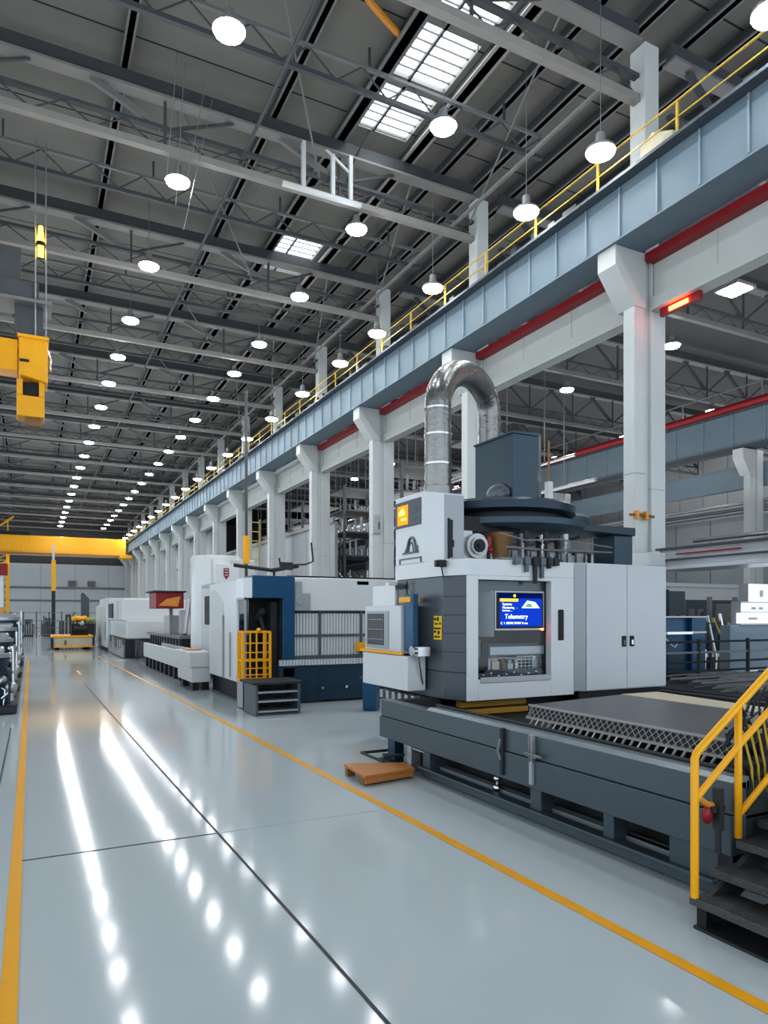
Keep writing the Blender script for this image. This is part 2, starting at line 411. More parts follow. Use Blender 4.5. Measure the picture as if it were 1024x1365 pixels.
for k in range(13):
    y0 = TY[k]; y1 = TY[k+1]
    lab = 'crossed bracing rods between the roof trusses, %s pair from the camera' % ORD[k]
    if br is None:
        br = thing('bracing', (2,y0,13.0), lab, 'bracing', 'bracing rods of the roof')
        for xa,xb in ((-6,-1),(-1,-6),(3.2,6.6),(9.4,11.2)): MB().cyl((xa,y0+.1,13.95),(xb,y1-.1,13.2),.025,n=5).build('rod','steel_mid',br)
        MB().cyl((4.6,y0+.1,13.1),(4.6,y1-.1,13.1),.04,n=6).build('sprinkler_pipe','steel_dark',br); MB().cyl((10.6,y0+.1,12.95),(10.6,y1-.1,12.95),.06,n=6).build('sprinkler_pipe','steel_mid',br)
    else: dup(br, (2,y0,13.0), lab)
# purlins
def purlin(x, z1, w, label, m='steel_dark', f='steel_mid'):
    r = thing('purlin', (x,45,14.34), label, 'purlin', 'purlins under the main roof')
    box(x-w/2,x+w/2,4,97,14.345,ZD-.005).build('web',m,r)
    box(x-w*.9,x+w*.9,4,97,14.345,14.38).build('flange',f,r)
PX = [-8.9,-5.2,-1.5,1.9,5.4]
for i, x in enumerate(PX):
    purlin(x, 0, .12, 'dark purlin running down the hall left of the skylight, %s counted leftwards from it' % ORD[len(PX)-i])
purlin(7.2, 0, .2, 'broad dark purlin along the left edge of the skylight')
purlin(9.2, 0, .2, 'broad purlin with pale flange along the right edge of the skylight', 'steel_dark', 'steel_light')
for i, x in enumerate((10.3,11.5,12.7,13.8,14.9,16.3)):
    purlin(x, 0, .12, 'dark purlin between skylight and girder, %s right of the skylight' % ORD[i+1])
# lamps
def make_lamp(x, y, z, label, group, top, rad=.29, em='lens'):
    r = thing('high_bay_lamp', (x,y,z), label, 'ceiling lamp', group)
    ho = MB().lathe([(rad*.3,z+.36),(rad*.36,z+.16),(rad*1.0,z+.05),(rad*1.02,z+.0)],x,y,16).build('housing','steel_mid',r)
    MB().lathe([(rad*.98,z+.0),(rad*.9,z-.05),(rad*.5,z-.085),(.01,z-.095)],x,y,14).build('lens',em,ho)
    MB().cyl((x,y,z+.4),(x,y,top),.008,n=5).build('hanging_rod','steel_mid',r)
    return r
rows = [('left row', 3.16, 12.4, [8.0,12.32,17.16,21.7,26.0,29.9,33.5]+[37.5+4.0*k for k in range(0,14)]),
        ('middle row', 7.85, 12.4, [8.3,12.67,17.1,21.56,26.05,29.7,33.6]+[37.7+4.0*k for k in range(0,14)])]
for nm, x, z, yl in rows:
    first = None
    for k, y in enumerate(yl):
        lab = 'bright round lamp, %s from the near end of the %s' % (ORD[k], nm)
        gp = 'lamps of the '+nm
        if first is None: first = make_lamp(x, y, z, lab, gp, ZD)
        else: dup(first, (x,y,z), lab)
first = None
for k, y in enumerate([6.75,10.3,12.6,16.7,20.2,23.2,27.1,31.2,35.3]+[39.3+4.0*j for j in range(13)]):
    lab = 'bright round lamp, %s from the near end of the row beside the girder' % ORD[k]
    if first is None: first = make_lamp(10.0, y, 11.1, lab, 'lamps of the row beside the girder', ZD, .29, 'lens3')
    else: dup(first, (10.0,y,11.1), lab)
side = [(20.6,12.2+5.5*k) for k in range(8)]+[(28.9,17.0+5.5*k) for k in range(8)]
first = None
for k,(x,y) in enumerate(side):
    lab = 'side bay roof lamp, %s from the near end of the %s' % (ORD[k%8], 'row nearer the columns' if k < 8 else 'row beyond the far girder')
    if first is None: first = make_lamp(x, y, 11.7, lab, 'side bay lamps', ZD, .3, 'lens2')
    else: dup(first, (x,y,11.7), lab)
sq = thing('square_lamp', (14.2,9.2,9.6), 'square white flat lamp under the side bay roof at the right edge', 'ceiling lamp')
SQX, SQY, SQZ = 15.6, 11.5, 10.06
ROOT[sq.name] = Vector((SQX,SQY,SQZ)); sq.location = (SQX,SQY,SQZ)
box(SQX-.34,SQX+.34,SQY-.34,SQY+.34,SQZ,SQZ+.08).build('frame','steel_mid',sq); box(SQX-.28,SQX+.28,SQY-.28,SQY+.28,SQZ-.02,SQZ).build('diffuser','lens2',sq)
MB().cyl((SQX,SQY,SQZ+.08),(SQX,SQY,ZD),.015,n=5).build('hanging_rod','steel_mid',sq)

# suspended bits under the trusses
fr = thing('access_frame', (5.3,17,12.9), 'bright white tubular frame standing on the second truss lower chord', 'frame')
Y = TY[1]-.14
b = MB()
for x,z1 in ((6.15,13.95),(6.95,13.85),(7.45,13.95)): MB().bar((x,Y,12.8),(x,Y,z1),.1).build('upright','white',fr)
MB().bar((6.75,Y,13.95),(7.45,Y,13.5),.05).build('brace','white',fr); MB().bar((5.6,Y,12.74),(7.75,Y,12.74),.1).build('bottom_rail','white',fr)
Y = TY[1]-.3
for i,(xa,za,xb,zb) in enumerate(((1.05,14.34,1.2,11.6),(1.25,14.34,1.45,11.3),(1.8,14.34,1.75,12.1),(2.05,14.34,1.7,11.0))):
    tag(MB().cyl((xa+1.9,Y-.4+i*.2,za+.28),(xb+1.5,Y-.4+i*.2,zb),.009,n=5).build('hanging_wire','alu'), 'thin steel wire hanging from the roof by the left lamp row, %s from the left' % ORD[i], 'wire', 'wires hanging by the left lamp row')
oh = MB().tube([(5.0,11.6,14.52),(5.5,12.2,14.5),(6.1,12.7,14.42),(6.7,13.0,14.42),(7.25,13.28,14.46),(7.4,13.35,14.54)],.075)
tag(oh.build('hose','orange'), 'orange hose clipped under the roof beside the skylight', 'hose')
hs = MB().tube([(7.9,16.4,14.64),(7.6,16.6,14.0),(7.4,16.7,13.4),(7.5,16.7,12.9)],.02)
tag(hs.build('cable','rubber'), 'thin black cable drooping from the skylight end to the truss', 'cable')

# ------------------------------------------------------------------ left hoist
h = thing('overhead_hoist', (-.1,20,6.75), 'yellow overhead hoist with boxy end housing at the left edge', 'hoist')
box(-9,-.27,19.6,20.2,8.08,8.86).build('bridge_beam','yellow',h,None,.02)
b = MB(); b.extr([(-.25,19.5,7.98),(.4,19.5,7.84),(.4,19.5,8.88),(.36,19.5,8.97),(-.25,19.5,8.97)],(0,.8,0)); b.build('end_housing','yellow',h,None,.03)
b = MB(); b.box(-.28,.43,19.46,20.34,8.9,8.98); b.build('housing_lid','yellow',h)
b = MB(); b.box(-.3,-.16,19.6,20.2,7.5,7.9); b.box(.2,.33,19.6,20.2,7.5,7.9); b.box(-.3,.33,19.6,20.2,6.98,7.5); b.box(-.3,.33,19.9,20.2,7.5,7.9); b.build('lower_housing','yellow',h,None,.02)
box(-.16,.2,19.75,19.88,7.5,7.88).build('recess','black',h); box(-.1,.25,19.7,20.1,6.78,6.98).build('foot','brown_dark',h)
box(-.23,-.02,19.47,19.5,8.3,8.36).build('latch','black',h)
MB().tube([(.4,19.7,8.7),(.47,19.65,8.5),(.45,19.65,8.3),(.47,19.7,8.2)],.035).build('plug','chrome',h)
b = MB(); b.box(-.35,.3,19.8,20.1,8.97,9.9); b.build('mast','steel_dark',h)
b = MB(); b.box(-2.2,.2,19.6,20.4,9.9,10.35); b.box(-2.0,-.2,19.7,20.3,10.35,11.2)
for x in (-2.2,-1.0): b.bar((x,20,10.35),(x,20,12.72),.07)
b.build('trolley','steel_dark',h)
box(-2.4,.5,19.5,20.5,9.82,9.9).build('walkway_plate','steel_mid',h)
for x in (.12,.36): MB().cyl((x,19.55,8.97),(x,19.55,13.9),.02,n=6).build('hoist_cable','alu',h)
b = MB(); b.bar((-2.2,17,12.66),(-2.2,23.2,12.66),.16); b.bar((-1.0,17,12.66),(-1.0,23.2,12.66),.16); b.build('runway_beam','steel_dark',h)
bc = thing('beacon', (.24,19.5,11.0), 'glowing amber beacon hanging on the hoist cables at upper left', 'warning lamp')
MB().cyl((.24,19.5,11.35),(.24,19.5,11.75),.09,.05).build('bulb','amber',bc); MB().cyl((.24,19.5,11.25),(.24,19.5,11.35),.1).build('base','black',bc); box(.17,.31,19.45,19.55,11.0,11.25).build('lower_light','amber',bc)

# ------------------------------------------------------------------ far gantry crane
c = thing('gantry_crane', (3,88,0), 'big yellow gantry crane across the far end of the hall', 'crane')
box(-8,10.15,87.6,88.6,9.0,10.95).build('bridge_beam','yellow',c,None,.05)
b = MB(); b.box(-8,9.2,87.3,88.9,8.78,9.0); b.build('bottom_flange','brown_dark',c)
b = MB(); b.box(9.4,10.8,87.2,89,8.7,9.1); b.build('end_carriage','yellow',c,None,.05)
for x in (-3.4,-2.2):
    MB().bar((x,88,0),(x,88,10.6),.35).build('leg','yellow',c)
b = MB()
for i in range(14): b.bar((-3.4,88,.4+i*.7),(-2.2,88,1.1+i*.7),.12); b.bar((-3.4,88,1.1+i*.7),(-2.2,88,1.1+i*.7),.1)
b.build('leg_lattice','yellow_rail',c)
MB().bar((-4.2,88,10.9),(-1.6,88,13.0),.2).build('jib_arm','yellow',c); MB().bar((-2.2,88,10.9),(-2.2,88,12.5),.15).build('mast','yellow',c)
box(-3,0,87.4,88.8,10.95,11.3).build('trolley','black',c)
ps = thing('guide_post', (2.2,70,0), 'tall black and yellow post standing before the back wall', 'post')
box(1.75,2.05,70,70.3,0,4.2).build('lower_post','rubber',ps); box(1.74,2.1,69.95,70.3,4.2,7.0).build('yellow_sleeve','yellow',ps); box(1.8,2.0,70,70.3,7.0,8.4).build('top_post','alu',ps)

exec_parts = True
# ------------------------------------------------------------------ near machining centre
mc = thing('machining_center', (6.5,6.5,0), 'large white and slate machining centre with rotary carousel on a long dark bed', 'machine')
# bed
b = MB(); b.box(4.25,4.40,3.15,8.46,.64,.86); b.build('bed_side_upper','bed',mc,None,.008)
b = MB(); b.box(4.235,4.40,3.15,8.48,.36,.635); b.build('bed_side_lower','bed2',mc,None,.008)
b = MB(); b.extr([(4.25,3.15,.86),(4.30,3.15,.89),(4.42,3.15,.89),(4.42,3.15,.8),(4.40,3.15,.8)],(0,4.1,0)); b.build('bed_rim','bed_rim',mc)
b = MB(); b.cyl((4.43,3.2,.90),(4.43,7.3,.90),.022,n=6); b.build('rim_pipe','rubber',mc)
b = MB(); b.box(4.40,8.95,3.15,8.46,.36,.62); b.box(8.95,9.15,3.15,8.46,.36,.8); b.box(4.40,8.95,3.15,3.35,.6,.86); b.box(4.4,9.0,8.3,8.46,.6,.85); b.build('bed_deck','rubber',mc)
b = MB(); b.box(4.30,4.44,3.3,7.45,.03,.12); b.box(4.24,4.36,3.3,7.45,.12,.15)
b.build('bottom_rail','bed2',mc,None,.006)
b = MB(); b.box(4.62,9.0,3.3,8.3,.02,.36); b.build('plinth','black',mc)
for y0,y1 in ((3.3,3.72),(4.28,4.40),(5.2,5.36),(7.25,7.42)):
    box(4.30,4.46,y0,y1,.12,.37).build('foot_post','bed2',mc,None,.006)
b = MB(); b.box(4.46,4.5,3.72,4.40,.06,.16); b.box(4.44,4.55,3.3,7.4,.12,.16); b.build('sill','rim',mc)
for y0,y1 in ((8.2,8.4),(7.75,7.86)): box(4.32,4.46,y0,y1,.0,.37).build('leg','blue_dark' if y0 > 8 else 'alu',mc,None,.005)
b = MB(); b.box(4.22,4.36,7.9,8.5,.02,.06); b.tube([(4.0,7.9,.14),(4.0,8.55,.14),(4.4,8.55,.14)],.02); b.tube([(4.0,7.9,.2),(4.3,7.9,.2),(4.3,8.5,.1)],.015); b.build('anchor_bracket','rubber',mc)
b = MB(); b.tube([(4.35,7.65,.3),(4.3,7.65,.33),(4.3,7.45,.33),(4.35,7.3,.3),(4.35,7.3,.12)],.02); b.build('hose','chrome',mc)
b = MB(); b.ball((4.42,6.05,.27),.045); b.ball((4.42,6.05,.17),.05); b.cyl((4.42,6.05,.1),(4.42,6.05,.35),.02); b.build('valve','chrome',mc)
for y in (5.70,5.24):
    k_ = MB(); k_.box(4.205,4.25,y-.022,y+.022,.40,.87); k_.build('side_clamp','rubber' if y > 5.5 else 'trimgrey',mc,None,.004)
b = MB(); b.box(4.19,4.25,5.14,5.3,.665,.685); b.tube([(4.19,5.06,.69),(4.19,5.3,.69)],.013); b.tube([(4.2,5.25,.62),(4.2,5.25,.86)],.011); b.tube([(4.2,5.2,.62),(4.2,5.2,.82)],.009); b.build('clamp_lever','steel_mid',mc); b = MB(); b.tube([(4.21,5.71,.55),(4.19,5.73,.64),(4.21,5.71,.76)],.016); b.build('clamp_lever','steel_mid',mc)
# table plate with chip guard
b = MB(); b.prism([(4.70,3.45),(6.25,3.45),(6.25,6.1),(4.72,5.86)], 1.02,1.06); b.build('table_plate','plate',mc,None,.006)
b = MB(); b.prism([(6.25,4.3),(6.62,4.3),(6.85,6.1),(6.25,6.1)],1.02,1.065); b.build('bright_strip','cream',mc)
b = MB(); b.box(4.95,6.8,3.6,5.8,.62,1.02); b.build('table_support','black',mc)
b = MB(); b.extr([(4.70,3.45,1.03),(4.73,3.45,1.03),(4.70,3.45,.93),(4.665,3.45,.93)],(0,2.41,0)); b.build('chip_apron','rubber',mc)
b = MB(); n = 34
for i in range(n):
    y0 = 3.45+2.41*i/n; y1 = min(5.86,y0+.12)
    b.bar((4.695,y0,1.05),(4.655,y1,.935),.006); b.bar((4.695,y1,1.05),(4.655,y0,.935),.006)
b.bar((4.69,3.45,1.055),(4.69,5.86,1.055),.02); b.bar((4.655,3.45,.93),(4.655,5.86,.93),.022)
b.build('apron_mesh','steel_light',mc)
for i in range(26):
    y = 3.5+i*.09; b = MB(); b.tube([(4.66,y,.93),(4.62,y+.02,.86),(4.66,y+.05,.78),(4.68,y+.05,.63)],.013,6); b.build('apron_rib','chrome' if i % 3 == 0 else 'steel_light',mc)
# machine pedestal and yellow slide
b = MB(); b.box(5.3,8.5,8.15,8.46,.62,.86); b.box(6.3,8.5,8.46,9.5,.0,.86); b.box(5.1,6.4,8.3,9.5,.74,.86); b.build('pedestal','black',mc)
b = MB(); b.box(5.25,6.35,7.95,8.15,.63,.71); b.box(5.25,6.35,8.0,8.15,.73,.82); b.build('slide_beam','gold',mc,None,.01)
b = MB()
for i in range(7): b.box(4.9,5.0,8.5+i*.2,8.6+i*.2,.72,.84)
b.box(4.95,5.0,8.4,9.8,.74,.78)
for i in range(5): b.cyl((4.95,8.45+i*.3,.78),(5.1,8.45+i*.3,.78),.04)
b.build('fitting','alu',mc)
# gunmetal panel body
foot = [(5.2,7.78),(5.05,8.16),(5.05,9.55),(7.04,9.55),(7.04,7.78)]
g1 = MB(); g1.prism([(5.055,8.165),(5.055,9.5),(5.25,9.5),(5.25,8.0)],.85,2.53); g1.build('side_panel','gun',mc,None,.004)
g1 = MB(); g1.prism([(5.185,7.82),(5.057,8.16),(5.27,8.16),(5.27,7.82)],.85,2.53); g1.build('corner_panel','gun2',mc,None,.004)
for z,h_ in ((1.22,.012),(1.5,.006),(1.75,.006),(2.0,.006),(2.25,.006)):
    sl = MB(); sl.prism([(5.18,7.815),(5.05,8.16),(5.06,8.16),(5.19,7.815)],z,z+h_)
    if z < 1.3: sl.box(5.05,5.06,8.16,9.5,z,z+h_)
    sl.build('panel_seam','black',mc)
# white housing frame
W = MB()
W.prism([(5.2,7.78),(5.04,8.15),(5.04,9.55),(7.04,9.55),(7.04,7.78)],2.535,2.76)      # top band
W.box(5.2,5.37,7.78,7.9,.85,2.535); W.box(6.62,7.04,7.78,7.9,.85,2.535); W.box(5.37,6.62,7.78,7.9,.85,1.13); W.box(5.37,6.62,7.78,7.9,2.48,2.535)
W.build('front_frame','white',mc,None,.006)
W = MB(); W.box(5.27,7.04,9.3,9.55,.85,2.53); W.box(6.95,7.04,7.9,9.3,.85,2.53); W.build('rear_wall','trimgrey',mc)
box(5.4,6.6,7.765,7.785,1.08,1.16).build('window_sill','alu',mc,None,.006)
# window interior
b = MB(); b.box(5.28,6.94,8.9,8.95,.9,2.5); b.box(5.28,5.32,7.95,8.9,.9,2.5); b.box(6.9,6.94,7.92,8.9,.9,2.5); b.box(5.28,6.94,7.92,8.9,.88,.92); b.build('inner_lining','black',mc)
for x0,x1,z0,z1 in ((5.37,6.62,2.30,2.48),(5.37,5.60,1.72,2.30),(6.53,6.62,1.72,2.48),(5.37,6.62,1.52,1.78)):
    pass
b = MB(); b.box(5.37,6.62,7.93,7.95,2.34,2.48); b.box(6.55,6.62,7.93,7.95,1.5,2.34); b.build('window_mask','gun2',mc)
mo = box(5.70,6.56,7.86,8.2,1.78,2.34).build('monitor','alu',mc,'silver rimmed control monitor',.01)
b = MB(); b.prism([(5.45,8.2),(5.70,7.88),(5.70,8.2)],1.70,2.34); b.build('monitor_hood','trimgrey',mc)
sx0, sx1, sz0, sz1, sy = 5.725, 6.535, 1.815, 2.315, 7.852
box(sx0,sx1,sy,7.86,sz0,sz1).build('bezel','black',mo)
box(sx0+.05,sx1-.03,sy-.003,sy,sz0+.03,sz1-.08).build('display','screen_blue',mo)
box(sx0+.02,sx1-.03,sy-.003,sy,sz1-.08,sz1-.01).build('display_header','screen_dark',mo)
sy2 = sy-.007
box(sx0+.05,sx0+.36,sy2,sy2+.003,sz1-.125,sz1-.085).build('yellow_banner','screen_yellow',mo)
text('Systems',.05,'screen_white',mo,face_y(sx0+.09,sy2,sz1-.178))
text('Monitoring   -',.045,'screen_white',mo,face_y(sx0+.09,sy2,sz1-.225))
text('feed rate ....',.035,'screen_white',mo,face_y(sx0+.09,sy2,sz1-.262))
text('Telemetry',.095,'screen_white',mo,face_y(sx0+.13,sy2,sz0+.135))
text('C  I  DEVELTEARY & aaa',.045,'screen_white',mo,face_y(sx0+.06,sy2,sz0+.06))
b = MB(); b.extr([(sx0+.42,sy2,sz1-.215),(sx0+.74,sy2,sz1-.215),(sx0+.66,sy2,sz1-.13),(sx0+.52,sy2,sz1-.11)],(0,.002,0)); b.build('picture','screen_white',mo)
b = MB(); b.extr([(sx0+.48,sy2-.002,sz1-.205),(sx0+.62,sy2-.002,sz1-.205),(sx0+.58,sy2-.002,sz1-.155),(sx0+.52,sy2-.002,sz1-.15)],(0,.002,0)); b.build('picture','screen_green',mo)
MB().cyl((sx0+.3,sy2,sz1-.045),(sx0+.3,sy2+.003,sz1-.045),.022).build('picture','screen_yellow',mo)
box(6.50,6.53,7.84,7.86,1.785,1.81).build('power_light','redlamp',mo)
b = MB(); b.extr([(5.66,7.92,1.44),(5.66,7.92,1.56),(5.66,8.1,1.6),(5.66,8.1,1.40)],(.95,0,0)); b.build('console_shelf','alu',mc,None,.01)
b = MB(); b.box(5.38,5.55,7.98,8.2,1.4,1.66); b.build('inner_box','gun',mc,None,.01)
b = MB(); b.box(5.56,5.66,7.96,8.1,1.3,1.62); b.build('inner_column','black',mc)
b = MB(); b.box(5.38,5.6,7.94,8.2,1.2,1.42); b.build('tool_block','black',mc)
b = MB(); b.box(5.37,6.6,7.92,8.5,1.14,1.2); b.box(5.37,6.6,7.94,7.98,1.2,1.24); b.build('inner_ledge','steel_dark',mc)
wires = MB()
for i in range(5): wires.box(6.15,6.6,7.95,7.955,1.23+i*.045,1.236+i*.045)
for i in range(7): wires.box(6.15+i*.07,6.155+i*.07,7.95,7.955,1.22,1.44)
wires.build('wire_basket','chrome',mc)
for i,(x,w_,hh,m_) in enumerate(((5.68,.05,.16,'alu'),(5.75,.13,.15,'cream'),(5.93,.06,.12,'brown_dark'),(6.02,.1,.12,'alu'),(6.15,.06,.14,'chrome'),(6.46,.1,.17,'chrome'))):
    b = MB(); b.box(x,x+w_,8.0,8.1,1.2,1.2+hh); b.cyl((x+w_/2,8.03,1.2+hh),(x+w_/2,8.03,1.2+hh+.05),w_*.35); b.build('fixture',m_,mc,None,.008)
b = MB()
for i in range(9): b.ball((5.42+i*.13,7.93,1.155+.02*(i%3)),.025)
b.build('jaw','chrome',mc)
b = MB()
for i in range(4): b.tube([(5.7,8.02,1.36+.02*i),(5.9+.1*i,7.98,1.4-.01*i),(6.55,8.02,1.38+.015*i)],.008)
b.build('coolant_line','alu',mc)
box(5.37,6.62,7.90,7.905,1.14,2.47).build('window_glass','tint',mc)
box(6.745,6.835,7.755,7.782,1.64,2.08).build('door_handle','black',mc,None,.012)
# warning stickers on the grey side panel
st = MB(); st.box(5.043,5.05,8.19,8.40,1.66,1.99); so = st.build('warning_sticker','sticker',mc)
for i,(y,z,w_,h_) in enumerate(((8.38,1.93,.06,.03),(8.30,1.92,.05,.05),(8.36,1.86,.09,.02),(8.25,1.86,.04,.03),(8.38,1.80,.16,.022),(8.38,1.75,.06,.03),(8.28,1.74,.05,.05),(8.38,1.69,.14,.02))):
    pass
b = MB()
for (y,z,w_,h_) in ((8.39,1.93,.06,.03),(8.31,1.92,.05,.05),(8.37,1.87,.09,.02),(8.25,1.87,.04,.03),(8.39,1.805,.18,.022),(8.39,1.755,.06,.03),(8.29,1.735,.05,.05),(8.38,1.69,.15,.02)): b.box(5.041,5.043,y-w_,y,z,z+h_)
b.build('sticker_print','black',so)
cam_ = box(4.93,5.04,8.05,8.2,2.66,2.75).build('sensor','black',mc,None,.01)
b = MB(); b.cyl((4.93,8.12,2.70),(4.9,8.12,2.70),.03); b.cyl((5.0,8.12,2.66),(5.02,8.1,2.5),.01); b.build('sensor_lens','blue_dark',cam_)
# wing unit with ventilation grille
wg = MB(); wg.box(4.72,5.02,8.58,10.05,.93,1.42); wg.build('wing_lower','white',mc,None,.012)
wg = MB(); wg.box(4.76,5.02,8.85,10.05,1.44,2.14); wg.build('wing_upper','cab',mc,None,.012)
wg = MB(); wg.box(4.745,4.762,9.22,9.98,1.5,2.06); gfr = wg.build('grille_frame','trimgrey',mc,None,.004)
wg = MB(); wg.box(4.738,4.746,9.36,9.92,1.55,2.02); wg.build('grille','black',gfr)
wg = MB()
for i in range(11): wg.box(4.73,4.74,9.37+i*.052,9.378+i*.052,1.56,2.01)
for z in (1.63,1.78,1.93): wg.box(4.73,4.74,9.36,9.92,z,z+.008)
wg.build('grille_bar','alu',gfr)
wg = MB(); wg.box(4.70,4.74,8.72,10.1,1.43,1.47); wg.build('yellow_bumper','yellow',mc,None,.006)
wg = MB(); wg.box(4.80,4.89,8.56,8.82,1.5,2.3); wg.build('blue_cover','blue',mc,None,.01)
wg = MB(); wg.box(4.78,4.95,8.62,8.95,2.18,2.26); wg.build('yellow_cap','yellow',mc,None,.01)
wg = MB(); wg.cyl((4.74,8.5,1.5),(4.95,8.5,1.5),.07); wg.box(4.76,4.95,8.34,8.56,1.43,1.56); wg.cyl((4.72,8.4,1.5),(4.8,8.4,1.5),.045); wg.tube([(4.85,8.5,1.42),(4.9,8.52,1.2),(4.98,8.6,1.0)],.015); wg.build('coupling','chrome',mc)
wg = MB(); wg.box(5.02,5.06,9.2,9.5,2.40,2.46); wg.cyl((5.0,9.1,2.3),(5.0,9.1,2.5),.012); wg.build('bracket','black',mc)
box(4.9,5.2,9.5,9.6,2.46,2.5).build('top_ledge','white',mc)
box(5.02,5.3,9.52,10.3,.92,2.47).build('wing_rear','white',mc,None,.01)
# control tower
tw = box(5.045,5.74,8.69,9.55,2.76,3.79).build('control_tower','white',mc,'white control tower with orange screen',.012)
box(5.742,5.746,8.70,9.5,2.8,3.7).build('tower_side','trimgrey',tw)
box(5.40,5.735,8.682,8.69,2.78,3.77).build('tower_front','trimgrey',tw,None,.004)
pn = box(5.03,5.045,8.75,9.54,3.32,3.71).build('display_panel','gun2',tw,None,.004)
od = box(5.022,5.03,9.12,9.44,3.36,3.65).build('orange_display','screen_orange',tw)
b = MB(); b.box(5.019,5.022,9.2,9.4,3.5,3.56); b.box(5.019,5.022,9.16,9.32,3.42,3.46); b.extr([(5.019,9.40,3.55),(5.019,9.26,3.62),(5.019,9.2,3.55)],(.002,0,0)); b.build('display_mark','screen_orange2',tw)
text('AV',.14,'steel_mid',tw,face_x(5.028,9.0,3.50)); text('DP',.1,'steel_mid',tw,face_x(5.028,8.98,3.38))
# arch emblem
em = MB(); a = [(5.03,9.02+.13*math.cos(t_),2.93+.22*math.sin(t_)) for t_ in [PI*i/12 for i in range(13)]]
em.tube([(5.035,p[1]+.0,p[2]) for p in a],.02,6); a2 = [(5.035,9.04+.07*math.cos(PI*i/10),2.93+.15*math.sin(PI*i/10)) for i in range(11)]; em.tube(a2,.009,5)
em.box(5.03,5.045,8.82,9.30,2.91,2.94); em.box(5.03,5.045,8.74,9.40,2.83,2.85); em.box(5.03,5.045,9.38,9.40,2.77,2.84); em.box(5.03,5.045,8.74,8.76,2.77,2.84)
em.box(5.03,5.045,8.84,8.87,2.93,3.02); em.bar((5.036,9.22,2.94),(5.036,9.12,3.06),.02)
em.build('emblem','gun',tw)
b = MB(); b.box(5.47,5.53,8.665,8.685,2.85,3.40); b.box(5.455,5.475,8.655,8.685,2.83,3.42); b.box(5.53,5.55,8.66,8.685,3.0,3.1); b.build('latch_bar','black',tw)
# carousel
ca = MB(); ca.lathe([(.3,3.62),(1.2,3.62),(1.27,3.66),(1.27,3.78),(1.22,3.82),(.4,3.86)],7.15,9.75,56)
car = ca.build('carousel','teal',mc)
ca = MB(); ca.lathe([(.5,3.32),(1.32,3.36),(1.40,3.41),(1.40,3.50),(1.3,3.53),(.5,3.55)],7.2,9.75,56); ca.build('carousel_lower_ring','bluebox',mc)
ca = MB(); ca.lathe([(.9,3.4),(1.12,3.5),(1.12,3.63)],7.15,9.75,40); ca.build('carousel_core','black',mc)
ca = MB(); ca.lathe([(.3,3.56),(.93,3.58),(.96,3.64),(.96,3.74),(.9,3.80),(.3,3.82)],8.45,10.3,40); ca.build('second_carousel','bluebox',mc)
ca = MB(); ca.lathe([(.3,3.40),(.75,3.42),(.75,3.56)],8.45,10.3,30); ca.build('second_carousel_core','black',mc)
b = MB(); b.extr([(7.2,8.55,3.38),(9.3,8.75,3.36),(9.3,8.75,3.5),(7.2,8.55,3.46)],(0,.5,0)); b.build('support_arm','teal',mc,None,.01)
b = MB(); b.box(8.86,9.28,8.8,9.3,2.76,3.36); b.build('support_leg','bluebox',mc,None,.01)
b = MB(); b.box(5.76,6.9,8.85,9.9,3.28,3.5); b.build('carousel_hub','black',mc)
bb = box(6.8,7.3,8.9,9.95,3.86,4.88).build('motor_box','bluebox',mc,'slate blue motor box',.01)
b = MB(); b.extr([(6.78,8.88,4.88),(7.32,8.88,4.88),(7.32,8.88,4.93),(6.78,8.88,4.91)],(0,1.09,0)); b.build('lid','bluebox',bb)
box(6.95,7.08,9.1,9.25,4.92,5.1).build('cable_gland','black',bb)
b = MB(); b.ball((6.77,9.3,4.0),.2,(.25,1.4,.7)); b.ball((6.77,9.1,3.95),.16,(.3,1,.7)); b.build('oil_bowl','gun',bb)
b = MB(); b.cyl((6.05,8.78,3.05),(6.05,9.1,3.05),.19,n=20); b.cyl((6.05,8.74,3.05),(6.05,8.78,3.05),.13,n=20); b.box(5.8,6.0,8.85,9.1,2.76,3.28); sd = b.build('spindle','alu',mc)
b = MB(); b.cyl((6.05,8.72,3.05),(6.05,8.745,3.05),.1,n=20); b.cyl((6.05,8.70,3.05),(6.05,8.73,3.05),.04,n=16); b.build('spindle_bore','black',sd)
b = MB(); b.box(6.24,6.32,8.8,8.9,2.98,3.2); b.ball((6.28,8.78,3.0),.05); b.build('red_connector','red',mc)
b = MB(); b.lathe([(.1,2.76),(.12,2.9),(.17,3.1),(.22,3.28)],6.55,8.9,16); b.build('funnel','brown_dark',mc)
for i in range(9):
    x = 6.78+i*.13; y = 8.55+.25*(i%3); zz = 3.28
    b = MB(); l_ = (.42,.5,.36,.6,.3,.45,.25,.38,.3)[i]
    b.cyl((x,y,zz),(x,y,zz-.1),.05,.05,10); b.cyl((x,y,zz-.1),(x,y,zz-.17),.035,.05,10); b.cyl((x,y,zz-.17),(x,y,zz-l_),.025,.02,8); b.cyl((x,y,zz-l_),(x,y,zz-l_-.06),.04,.025,8)
    b.build('tool_holder',('rubber','alu','gun','rubber','chrome')[i%5],mc)
for i,(x,l_) in enumerate(((6.15,.22),(6.3,.38),(6.42,.3),(6.55,.16),(5.98,.12),(6.66,.12))):
    b = MB(); b.cyl((x,7.74,2.82),(x,7.74,2.82-l_),.035,.03,8); b.box(x-.045,x+.045,7.70,7.78,2.70,2.80); b.build('tool_holder','rubber' if i%2 else 'gun',mc,None,.004)
